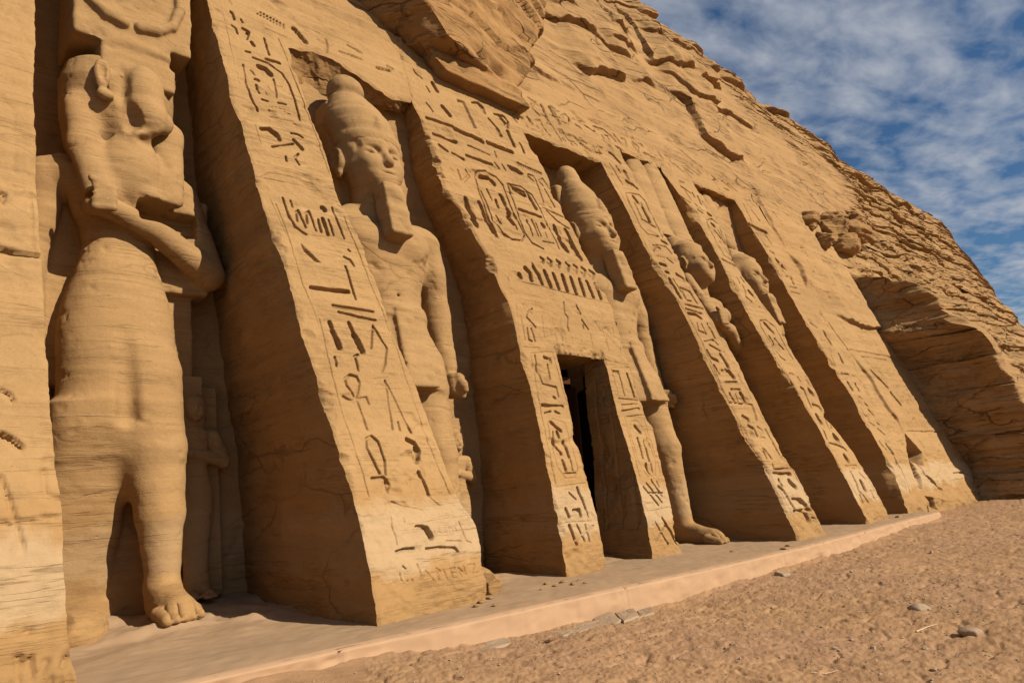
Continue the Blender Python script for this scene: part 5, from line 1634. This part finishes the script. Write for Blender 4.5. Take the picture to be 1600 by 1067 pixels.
# left facing shaded cheek of the shoulder
w = np.linspace(0, 1, 70)
ya = sheet_y(xa, z) + 0.7
ye, xe2 = Pe[:, 0, 1], Pe[:, 0, 0]
CX_ = xa[:, None] + (xe2 - xa)[:, None] * w[None] ** 1.0
CY_ = ya[:, None] + (ye - ya)[:, None] * w[None]
CZ_ = np.repeat(z[:, None], 70, 1)
k = np.sin(w * math.pi)[None] ** 0.5
bl = 0.48 * fbm(CY_ * 0.5, 3.0, CZ_ * 0.6, 5, 380) + 0.10 * fbm(CY_ * 0.6, 3.0, CZ_ * 4.0, 4, 385) - 0.6 * blocky(CY_ * 0.5 + 0.25 * CZ_, CZ_ * 0.4 + 0.12 * CY_, 388) - 0.25 * blocky(CY_ * 1.6, CZ_ * 1.1 + 0.2 * CY_, 389)
cr = np.clip(np.abs(fbm(CY_ * 0.45 + 0.3 * CZ_, 1.0, CZ_ * 0.5, 3, 391)) * -16 + 1, 0, 1)
CX_ = CX_ + 0.75 * bl * k
mb.grid(np.stack([CX_, CY_, CZ_], -1))
# the ground of rock outside the first buttress, out of the picture to the left
xl = np.linspace(-40, -0.9, 90)
zl = np.linspace(-0.6, ZTOP, 60)
X, Z = np.meshgrid(xl, zl)
D = cliff_disp(X, Z) - 0.15
mb.grid(np.stack([X, sheet_y(X, Z) + D, Z], -1))
structure('cliff', mb, M_CLIFF, False)

# smooth dressed panel between the last buttress and the shoulder
z = np.linspace(-0.6, ZTOP, 520)
xg = np.interp(z, E_G[:, 1], E_G[:, 0])
xa_ = np.interp(z, E_A[:, 1], E_A[:, 0]) + 0.25 + 0.12 * fbm(z * 1.6, 4.0, 0.0, 4, 395)
xa_ = np.where(z > 10.3, 33.0, xa_)
P = face_grid(lambda q: np.interp(q, z, xg), lambda q: np.interp(q, z, xa_), 0, 0, 210, 0, zs=z, chipL=0, chipR=np.clip((10.3 - z) / 0.5, 0, 1)[:, None] * 1.0)
lowk = np.clip(1.6 - P[..., 2], 0, 1.6) / 1.6
P[..., 1] += -0.25 * lowk * (blocky(P[..., 0] * 1.5, P[..., 2] * 1.6, 397) + 0.3 * fbm(P[..., 0], 0, P[..., 2] * 2, 4, 398)) + cliff_disp(P[..., 0], P[..., 2]) * sstep(P[..., 2], 9.0, 11.5)
SP = thing('inscribed_panel', 'smooth rock panel with a small inscription, between the last buttress and the shaded cliff', 'rock panel', (28.0, 8.5, 0.0))
obj('carved_face', MB().grid(P), M_FACE, SP)


# ------------------------------------------------------------------ loose and overhanging rock masses
def lump(name, label, c, r, mat, planes=9, seed=0, h=None, rough=0.10, squash=None, cat='rock', group=None, kind=None, cuts=None):
    """a broken block: a rounded body cut by random flat faces, then roughened"""
    rn = random.Random(seed)
    c, r = np.array(c, float), np.array(r, float)
    h = h or float(r.max()) / 22
    v = Vol(c - r * 1.25, c + r * 1.25, h)
    v.ell(c, r * 1.12, 0.01)
    n = r.min()
    dirs = [] if cuts is None else list(cuts)
    for i in range(planes):
        d = np.array([rn.gauss(0, 1), rn.gauss(0, 1), rn.gauss(0, 1.4)])
        d /= np.linalg.norm(d)
        dirs.append((d, rn.uniform(0.62, 0.9)))
    for d, k in dirs:
        d = np.array(d, float); d /= np.linalg.norm(d)
        sup = float(np.sqrt(((d * r) ** 2).sum())) * k

        def f(x, y, z, d=d, sup=sup):
            return -((x - c[0]) * d[0] + (y - c[1]) * d[1] + (z - c[2]) * d[2] - sup)
        v.apply(f, c - r * 1.3, c + r * 1.3, 0.02 * n, 'cut')
    V, Q = v.mesh()
    N = normals(V, Q)
    x, y, z = V.T
    d = rough * n * (fbm(x * 0.8 / n, y * 0.8 / n, z * 1.6 / n, 4, seed) + 0.6 * fbm(x * 0.5 / n, y * 0.5 / n, z * 5 / n, 3, seed + 5))
    V = V + N * d[:, None]
    o = obj(name, MB().add(V, Q), mat)
    if kind:
        o['kind'] = kind
    else:
        tag(o, label, cat, group)
    return o


# the mass of rock hanging over the carved front, its left cheek in shade
v = Vol((6.4, 8.0, 11.2), (15.2, 17.5, 19.5), 0.06)
nx = lambda a, b_, c_, d_: (lambda x, y, z: a * x + b_ * y + c_ * z + d_)


def outcrop():
    nl = np.array([-0.694, -0.427, -0.578])
    a1 = np.array([8.70, 11.89, 11.62])

    def f(x, y, z):
        q = 8.4 + 0.3 * z
        left = (x - a1[0]) * nl[0] + (y - a1[1]) * nl[1] + (z - a1[2]) * nl[2]
        front = 11.0 + 0.27 * np.clip(x - 8.9, 0, 9) + 0.06 * (z - 12.5) - y
        right = x - 11.9 - 0.55 * np.clip(z - 11.98, 0, 9)
        rear = y - (q + 1.0)
        upper = np.maximum(np.maximum(left, front), np.maximum(np.maximum(right, rear), 11.95 - z))
        band = np.maximum(np.maximum(q - 0.42 - y, 11.36 - 0.02 * (x - 9) - z), np.maximum(np.maximum(right, rear), np.maximum(z - 12.0, 8.95 - 0.9 * (z - 11.6) - x)))
        return np.minimum(upper, band)
    return f


v.apply(outcrop(), (6.6, 8.2, 11.4), (15.0, 17.2, 19.3), 0.02)
V, Q = v.mesh()
N = normals(V, Q)
x, y, z = V.T
d = 0.09 * fbm(x * 0.9, y * 0.9, z * 1.2, 5, 401) + 0.05 * fbm(x * 0.6, y * 0.6, z * 3.5, 4, 405) + 0.45 * blocky((x + y) * 1.2, z * 1.1, 409) * sstep(z, 12.2, 12.8)
d += -0.18 * np.clip(1 - np.abs(z - 12.15 - 0.02 * (x - 9)) / 0.25, 0, 1) * (fbm(x * 1.2, y, z, 3, 411) + 0.4)
d += 0.08 * fbm(x * 4, y * 4, z * 4, 3, 415) * np.clip(1 - np.abs(z - 11.75) / 0.4, 0, 1) * np.clip(1 - (x - 9.5) / 2.5, 0, 1)
V = V + N * d[:, None]
o = obj('rock_outcrop', MB().add(V, Q), M_ROUGH)
tag(o, 'big overhanging rock mass above the carved front, its left cheek in shade', 'rock')


def on_cliff(p, off=0.0):
    d = ray(p)
    y0 = 8.4
    for _ in range(12):
        s = (y0 + off + 0.3 * CAM[2]) / (d[1] - 0.3 * d[2])
        P = CAM + d * s
        y0 = float(cliff_y(P[0], P[2], True)) - 0.3 * P[2]
    return P


BG = 'boulders jammed under the smooth cliff face'
for i, (px, r, lab) in enumerate([((1262, 345), (0.55, 0.5, 0.6), 'small rounded boulder leftmost in the row under the smooth cliff'), ((1292, 358), (1.0, 0.8, 0.75), 'broad dark shadowed boulder wedged in the cliff hollow'),
                                  ((1284, 378), (0.55, 0.6, 0.5), 'pale boulder with a shaded left side below the dark wedged one'), ((1310, 384), (0.95, 0.7, 0.65), 'pitted pale boulder at the lower end of the row'),
                                  ((1331, 349), (0.7, 0.6, 0.6), 'pointed block standing up at the top of the boulder row'), ((1330, 366), (1.15, 0.8, 0.6), 'wide slab shaped boulder under the pointed block')]):
    Pc = on_cliff(px, 0.0)
    lump('boulder', lab, Pc, r, M_ROUGH, 11, 500 + i, rough=0.20, cat='boulder', group=BG)

# ------------------------------------------------------------------ stone platform and kerb
KERB_PX = [(262, 1067), (340, 1050), (420, 1035), (500, 1017), (590, 999), (700, 978), (800, 954), (900, 929), (1000, 911), (1100, 892), (1180, 873), (1253, 856), (1300, 846), (1400, 818), (1466, 799)]
K = np.array([on_level(p, 0.0) for p in KERB_PX])
kx = np.concatenate([[-12, -4, 0.5], K[:, 0]])
ky = np.concatenate([[7.7, 7.65, 7.62], K[:, 1]])
o_ = np.argsort(kx); kx, ky = kx[o_], ky[o_]
ky = 0.12 * ky + 0.88 * np.interp(kx, [-12, 4, 9, 14, 25.3], [7.6, 7.58, 7.38, 7.3, 7.82])
KX1 = float(K[-1, 0])
x = np.concatenate([np.linspace(-12, 1.5, 30)[:-1], np.linspace(1.5, KX1, 620)])
yk = np.interp(x, kx, ky) + 0.008 * fbm(x * 0.8, 0, 0, 2, 420) + 0.005 * fbm(x * 9, 0, 0, 3, 421)
joint = np.zeros_like(x)
for j in np.arange(1.9, KX1, 2.35):
    joint = np.maximum(joint, np.clip(1 - np.abs(x - j - 0.2 * math.sin(j * 7)) / 0.022, 0, 1))
M_KERB = plain('pink_plaster_kerb', (0.344, 0.219, 0.133), 0.9, 0.35, 2.5, 0.12, (1, 1, 1))
M_PAVE = plain('worn_platform_floor', (0.283, 0.189, 0.115), 0.92, 0.5, 1.3, 0.22, (1, 1, 1))
ph = np.linspace(0, 1, 10)
zf = np.linspace(-0.8, -0.025, 26)
F = np.zeros((26 + 10, len(x), 3))
for i, zz in enumerate(zf):
    F[i, :, 0] = x; F[i, :, 2] = zz
    fk = min(1.0, max(0.0, (-0.025 - zz) / 0.10))
    F[i, :, 1] = yk + 0.02 * joint + fk * 0.016 * fbm(x * 3, zz * 5, 0, 4, 430) + fk * 0.03 * np.clip(fbm(x * 2, zz * 6, 3, 3, 433) - 0.6, 0, 1) - 0.03 * np.clip(-zz - 0.1, 0, 1) + fk * 0.035 * np.clip(5.0 - x, 0, 1) * np.abs(fbm(x * 4, zz * 9, 1, 3, 434))
for i, t in enumerate(ph):
    F[26 + i, :, 0] = x
    F[26 + i, :, 1] = yk + 0.02 * joint * (1 - t) + 0.025 * (1 - math.cos(t * 1.57)) + t * 0.09
    F[26 + i, :, 2] = -0.025 + 0.025 * math.sin(t * 1.57) - 0.012 * joint * (1 - t)
mb = MB().grid(F)
rows = np.linspace(0, 1, 12)
endc = np.repeat(F[:, -1][:, None], 12, 1)
endc[..., 1] += rows[None] * 4
mb.grid(endc)
PL = obj('kerb_edge', mb, M_KERB)
PL['kind'] = 'structure'
t = np.linspace(0, 1, 260) ** 1.5
G = np.zeros((260, len(x), 3))
G[..., 0] = x[None]
G[..., 1] = (yk + 0.035)[None] + (15.0 - yk - 0.035)[None] * t[:, None]
inn = sstep(G[..., 1], 9.0, 11.0)
ek = np.clip((G[..., 1] - yk[None] - 0.04) / 0.25, 0, 1)
G[..., 2] = -0.010 * (1 - ek) - 0.001 + ek * 0.010 * fbm(G[..., 0] * 1.2, G[..., 1] * 1.2, 0, 4, 440) + 0.006 * fbm(G[..., 0] * 6, G[..., 1] * 6, 0, 3, 441) + inn * 0.05 * (fbm(G[..., 0] * 1.5, G[..., 1] * 1.5, 0, 4, 442) + 0.5)
q1 = (G[..., 0] < 5.2)
G[..., 2] += q1 * sstep(G[..., 1] + 0.25 * fbm(G[..., 0] * 1.3, 0, 0, 3, 445), 10.5, 10.75) * (0.07 + 0.05 * fbm(G[..., 0] * 2, G[..., 1] * 2, 1, 4, 443)) + q1 * 0.10 * sstep(G[..., 1], 11.3, 12.6)
structure('platform', MB().grid(G), M_PAVE)

# rough natural footing in the first niche
lump('rock_stump', 'low broken rock stump beside the large queen, at the edge of the cut off buttress', (2.15, 11.45, 0.12), (0.42, 0.45, 0.32), M_STATUE, 6, 460, rough=0.08)
lump('rock', 'rounded knob of rock at the right foot of the broad buttress', on_level((772, 915), 0.12) + np.array([0.02, 0.15, 0]), (0.16, 0.2, 0.17), M_FACE, 3, 462, rough=0.05)

# ------------------------------------------------------------------ sand
def sand_z(x, y):
    base = np.interp(x, [-10, 3, 5, 6.5, 9, 12, 18, 25, 31, 45, 120], [-0.16, -0.15, -0.24, -0.34, -0.40, -0.37, -0.30, -0.20, -0.05, 0.05, 0.3])
    away = np.clip((7.5 - y) / 6.0, 0, 1.2)
    near = np.clip(1 - x / 22.0, 0, 1)
    return base - 0.12 * away * near


def sand_disp(x, y):
    r = np.hypot(x, y)
    d = 0.03 * fbm(x * 0.5, y * 0.5, 0, 3, 450)
    # trodden ground: overlapping footprints
    tread = fbm(x * 3.2, y * 3.2, 1.0, 3, 452)
    d = d + 0.010 * tread - 0.020 * np.clip(np.abs(fbm(x * 2.3 + 5, y * 2.3, 2.0, 2, 455)) * -5 + 1, 0, 1)
    d = d + 0.014 * np.clip(fbm(x * 7.5, y * 7.5, 3.0, 3, 457), -1, 0.25) + 0.007 * fbm(x * 26, y * 26, 0, 3, 459)
    return d * (1 + 0.2 * np.clip(r / 20, 0, 1))


th = np.concatenate([np.linspace(-20, 30, 60)[:-1], np.linspace(30, 88, 760)[:-1], np.linspace(88, 200, 60)])   # from the path ahead round to the front
rr = np.concatenate([np.linspace(0.5, 2.0, 20)[:-1], np.geomspace(2.0, 30.0, 620)[:-1], np.geomspace(30, 400, 60)])
TH, RR = np.meshgrid(np.radians(90 - th), rr)
X, Y = RR * np.cos(TH), RR * np.sin(TH)
Zs = sand_z(X, Y) + sand_disp(X, Y)
under = sstep(Y, 8.6, 9.6)
Zs = Zs * (1 - under) + (-0.6) * under
bank = np.clip(1 - np.abs(Y - np.interp(X, kx, ky)) / 0.35, 0, 1) * (X < KX1)
Zs = Zs + 0.03 * bank ** 2 * (0.6 + fbm(X * 2, 0, 0, 3, 461))
M_SAND = bpy.data.materials.new('trodden_sand')


def sand_material(m):
    m.use_nodes = True
    nt = m.node_tree
    L = nt.links.new
    b = nt.nodes['Principled BSDF']
    b.inputs['Roughness'].default_value = 0.95
    b.inputs['Specular IOR Level'].default_value = 0.08
    geo = nt.nodes.new('ShaderNodeNewGeometry')

    def noise(s, d, r=0.6):
        n = nt.nodes.new('ShaderNodeTexNoise'); L(geo.outputs['Position'], n.inputs['Vector'])
        n.inputs['Scale'].default_value = s; n.inputs['Detail'].default_value = d; n.inputs['Roughness'].default_value = r
        return n.outputs[0]

    def rampc(x, p0, c0, p1, c1):
        r = nt.nodes.new('ShaderNodeValToRGB'); L(x, r.inputs[0])
        r.color_ramp.elements[0].position = p0; r.color_ramp.elements[0].color = (*c0, 1)
        r.color_ramp.elements[1].position = p1; r.color_ramp.elements[1].color = (*c1, 1)
        return r.outputs[0]

    def mix(f, a, c):
        n = nd(nt, 'ShaderNodeMix', data_type='RGBA')
        if isinstance(f, float):
            n.inputs[0].default_value = f
        else:
            L(f, n.inputs[0])
        L(a, n.inputs[6]); L(c, n.inputs[7])
        return n.outputs[2]
    base = rampc(noise(0.35, 4), 0.38, (0.265, 0.166, 0.106), 0.62, (0.308, 0.191, 0.110))
    grains = rampc(noise(60, 4, 0.7), 0.3, (0.186, 0.109, 0.066), 0.7, (0.355, 0.233, 0.149))
    clods = rampc(noise(9, 5, 0.65), 0.35, (0.205, 0.121, 0.075), 0.6, (0.336, 0.214, 0.134))
    pink = rampc(noise(0.28, 5, 0.65), 0.42, (1.0, 0.95, 0.82), 0.6, (1.02, 0.96, 0.87))
    patch = rampc(noise(1.6, 6, 0.7), 0.36, (0.88, 0.88, 0.88), 0.62, (1.08, 1.09, 1.10))
    c0 = mix(0.25, mix(0.15, base, clods), grains)
    m1 = nd(nt, 'ShaderNodeMix', data_type='RGBA'); m1.blend_type = 'MULTIPLY'; m1.inputs[0].default_value = 1.0
    L(c0, m1.inputs[6]); L(pink, m1.inputs[7])
    m2 = nd(nt, 'ShaderNodeMix', data_type='RGBA'); m2.blend_type = 'MULTIPLY'; m2.inputs[0].default_value = 1.0
    L(m1.outputs[2], m2.inputs[6]); L(patch, m2.inputs[7])
    L(m2.outputs[2], b.inputs['Base Color'])
    a = nd(nt, 'ShaderNodeMath', operation='MULTIPLY'); L(noise(16, 7, 0.7), a.inputs[0]); a.inputs[1].default_value = 1.0
    c = nd(nt, 'ShaderNodeMath', operation='MULTIPLY_ADD'); L(noise(55, 4, 0.7), c.inputs[0]); c.inputs[1].default_value = 0.35; L(a.outputs[0], c.inputs[2])
    bp = nt.nodes.new('ShaderNodeBump'); bp.inputs['Strength'].default_value = 0.42; bp.inputs['Distance'].default_value = 0.04
    L(c.outputs[0], bp.inputs['Height']); L(bp.outputs[0], b.inputs['Normal'])


sand_material(M_SAND)
structure('sand_ground', MB().grid(np.stack([X, Y, Zs], -1)), M_SAND)


def sand_at(x, y):
    x, y = np.array([x]), np.array([y])
    return float((sand_z(x, y) + sand_disp(x, y))[0])


def on_sand(p):
    z = -0.3
    for _ in range(6):
        P = on_level(p, z)
        z = sand_at(P[0], P[1])
    return P


M_SLAB = stone('pale_flagstone', (0.310, 0.228, 0.155), (0.249, 0.172, 0.112), 0.3, 0.3, 0.5)
M_PEB = stone('pale_pebble', (0.310, 0.228, 0.159), (0.232, 0.155, 0.099), 0.2, 0.3, 0.4)


def slab(label, pts, thick, seed, group, tilt=0.0):
    """a flat broken flagstone half sunk in the sand"""
    P = [on_sand(p) for p in pts]
    c = np.mean(P, 0)
    q = np.array([[p[0] - c[0], p[1] - c[1]] for p in P])
    a = np.arctan2(q[:, 1], q[:, 0]); q = q[np.argsort(a)]
    out = []
    rn = random.Random(seed)
    for i in range(len(q)):                      # chipped outline
        A, B = q[i], q[(i + 1) % len(q)]
        for t in np.linspace(0, 1, 6)[:-1]:
            out.append((A + (B - A) * t) * (1 + rn.uniform(-0.05, 0.05)))
    out = np.array(out)
    n = len(out)
    rings = []
    for s, z in ((1.02, -0.12), (1.02, thick - 0.022), (0.99, thick - 0.006), (0.95, thick), (0.6, thick + 0.004), (0.25, thick + 0.002), (0.02, thick)):
        r = out * s
        zz = z + tilt * r[:, 0] + 0.008 * fbm(r[:, 0] * 6, r[:, 1] * 6, seed, 3, 470)
        rings.append(np.stack([c[0] + r[:, 0], c[1] + r[:, 1], sand_z(np.array([c[0]]), np.array([c[1]]))[0] + 0.01 + zz], -1))
    R = np.stack(rings)
    R = np.concatenate([R, R[:, :1]], 1)
    return tag(obj('flagstone', MB().grid(R), M_SLAB, None, False), label, 'flagstone', group)


FG = 'flat stones lying along the kerb'
slab('broad thin flagstone leftmost of the flat stones by the kerb', [(722, 1010), (790, 996), (800, 1003), (748, 1017)], 0.0, 1, FG)
slab('long flat flagstone in the middle of the row beside the kerb', [(862, 985), (940, 968), (948, 975), (880, 993)], 0.012, 2, FG)
slab('tilted flagstone casting a dark edge close against the kerb', [(915, 963), (945, 958), (972, 972), (950, 978)], 0.045, 3, FG, 0.1)
slab('thick short flagstone right of the tilted one', [(962, 962), (990, 957), (1000, 968), (975, 974)], 0.05, 4, FG)
slab('small flagstone at the right end of the row', [(996, 958), (1018, 953), (1022, 959), (1000, 965)], 0.02, 5, FG)
slab('dark narrow flagstone tucked under the kerb left of the middle', [(768, 991), (790, 986), (796, 995), (778, 998)], 0.03, 6, FG)
slab('half buried flagstone in the sand in front of the row', [(915, 1016), (940, 1009), (950, 1015), (925, 1022)], 0.0, 7, FG)


def stone_at(px, r, seed, label, group, sink=0.35, mat=None, flat=0.6, name='stone'):
    P = on_sand(px)
    return lump(name, label, (P[0], P[1], P[2] + r * flat * (1 - 2 * sink)), (r, r * 0.85, r * flat), mat or M_PEB, 7, seed, h=r / 9, rough=0.05, cat='stone', group=group)


SG = 'larger pale stones lying on the sand'
for i, (px, r, lab) in enumerate([((1440, 952), 0.17, 'pale flat stone half sunk in the sand, in the middle of the open ground'), ((1516, 990), 0.14, 'pale stone lying in the sand to the right of the others'), ((1127, 870), 0.17, 'pale stone lying close to the far kerb'),
                                  ((1222, 898), 0.16, 'pale stone in the sand just below the kerb edge'), ((1330, 1000), 0.035, 'tiny white stone alone in the front sand'), ((1475, 935), 0.04, 'small round stone above the flat half sunk one')]):
    stone_at(px, r, 600 + i, lab, SG, 0.42, None, 0.42)
PG = 'small stones scattered on the sand'
rn = random.Random(77)
for i in range(46):
    px = (rn.uniform(700, 1600), rn.uniform(840, 1066))
    if px[1] < 1058 - (px[0] - 500) * 0.235 + 25:
        continue
    P = on_sand(px)
    if P[1] > 6.9 or P[0] > 26:
        continue
    stone_at(px, rn.choice([0.010, 0.012, 0.015, 0.022]) * (1 + P[0] / 14), 700 + i, 'small stone lying loose on the trodden sand', PG, 0.3)
# grit and crumbs: too many to count
mb = MB()
ico = []
ph_ = (1 + 5 ** 0.5) / 2
IV = np.array([(-1, ph_, 0), (1, ph_, 0), (-1, -ph_, 0), (1, -ph_, 0), (0, -1, ph_), (0, 1, ph_), (0, -1, -ph_), (0, 1, -ph_), (ph_, 0, -1), (ph_, 0, 1), (-ph_, 0, -1), (-ph_, 0, 1)]) / 1.9
IF = np.array([(0, 11, 5), (0, 5, 1), (0, 1, 7), (0, 7, 10), (0, 10, 11), (1, 5, 9), (5, 11, 4), (11, 10, 2), (10, 7, 6), (7, 1, 8), (3, 9, 4), (3, 4, 2), (3, 2, 6), (3, 6, 8), (3, 8, 9), (4, 9, 5), (2, 4, 11), (6, 2, 10), (8, 6, 7), (9, 8, 1)])
nr = np.random.RandomState(5)
cnt = 2600
gx = np.concatenate([nr.uniform(1.5, 14, cnt), nr.uniform(8, 30, 900)])
gy = np.concatenate([nr.uniform(0.8, 7.2, cnt), nr.uniform(2, 7.4, 900)])
gz = sand_z(gx, gy) + sand_disp(gx, gy)
gs = np.abs(nr.normal(0, 0.006, len(gx))) + 0.003 + 0.0006 * gx
for a, b_, c_, s in zip(gx, gy, gz, gs):
    mb.add(IV * nr.uniform(0.6, 1.3, (12, 1)) * np.array([s, s, s * 0.7]) + np.array([a, b_, c_]), IF)
g = obj('grit', mb, M_PEB, None, False)
g['kind'] = 'stuff'
tag(g, 'fine grit and crumbs of stone strewn over the sand', 'grit')

# crumbs of rock on the platform
CG = 'flakes of rock fallen on the platform'
for i, (px, r) in enumerate([((737, 938), .05), ((752, 941), .06), ((765, 935), .05), ((744, 947), .04), ((772, 946), .035), ((855, 912), .05), ((868, 915), .04), ((880, 909), .06), ((895, 913), .05), ((905, 907), .04), ((846, 921), .03), ((915, 911), .04), ((1225, 858), .07), ((1232, 853), .06),
                             ((1405, 808), .1), ((390, 944), .05), ((420, 957), .03), ((1145, 862), .05)]):
    P = on_level(px, 0.0)
    lump('rock_flake', 'thin rock flake lying on the platform floor', (P[0], P[1], 0.012), (r * 1.3, r, r * 0.4), M_FACE, 6, 800 + i, h=r / 7, rough=0.06, cat='flake', group=CG)

# dry twigs
M_TWIG = plain('dry_twig', (0.16, 0.09, 0.05), 0.8, 0.3, 30, 0.3)
M_STICK = plain('pale_stick', (0.48, 0.34, 0.22), 0.8, 0.3, 30, 0.3)


def tube(mb, pts, r, sides=6):
    pts = np.array(pts, float)
    rings = []
    for i, p in enumerate(pts):
        d = pts[min(i + 1, len(pts) - 1)] - pts[max(i - 1, 0)]
        d /= np.linalg.norm(d) + 1e-9
        a = np.cross(d, [0.13, 0.2, 1.0]); a /= np.linalg.norm(a) + 1e-9
        b_ = np.cross(d, a)
        rad = r * (1 - 0.5 * i / (len(pts) - 1))
        ang = np.linspace(0, 2 * math.pi, sides + 1)
        rings.append(p + rad * (np.cos(ang)[:, None] * a + np.sin(ang)[:, None] * b_))
    mb.grid(np.array(rings))


P = on_sand((855, 1003))
mb = MB()
rn = random.Random(3)
for i in range(26):
    a = rn.uniform(0, 6.28); l = rn.uniform(0.04, 0.12); e = rn.uniform(0.1, 0.9)
    p0 = P + np.array([rn.uniform(-.03, .03), rn.uniform(-.03, .03), 0.0])
    p1 = p0 + np.array([math.cos(a) * l * 0.5, math.sin(a) * l * 0.5, l * e * 0.6])
    p2 = p1 + np.array([math.cos(a + 0.5) * l * 0.5, math.sin(a + 0.5) * l * 0.5, l * e * 0.1])
    tube(mb, [p0, p1, p2], 0.004)
tag(obj('dry_weed', mb, M_TWIG), 'small dark dried weed on the sand near the kerb', 'weed')
for i, (pts, lab) in enumerate([([(1432, 988), (1448, 981), (1465, 976)], 'pale bent stick lying on the sand in the middle of the open ground'), ([(1268, 1052), (1290, 1054), (1310, 1049)], 'pale stick lying in the front sand near the bottom edge')]):
    mb = MB()
    tube(mb, [on_sand(p) + np.array([0, 0, 0.012]) for p in pts], 0.011 if i == 0 else 0.006)
    tag(obj('stick', mb, M_STICK), lab, 'stick', 'dry sticks on the sand')
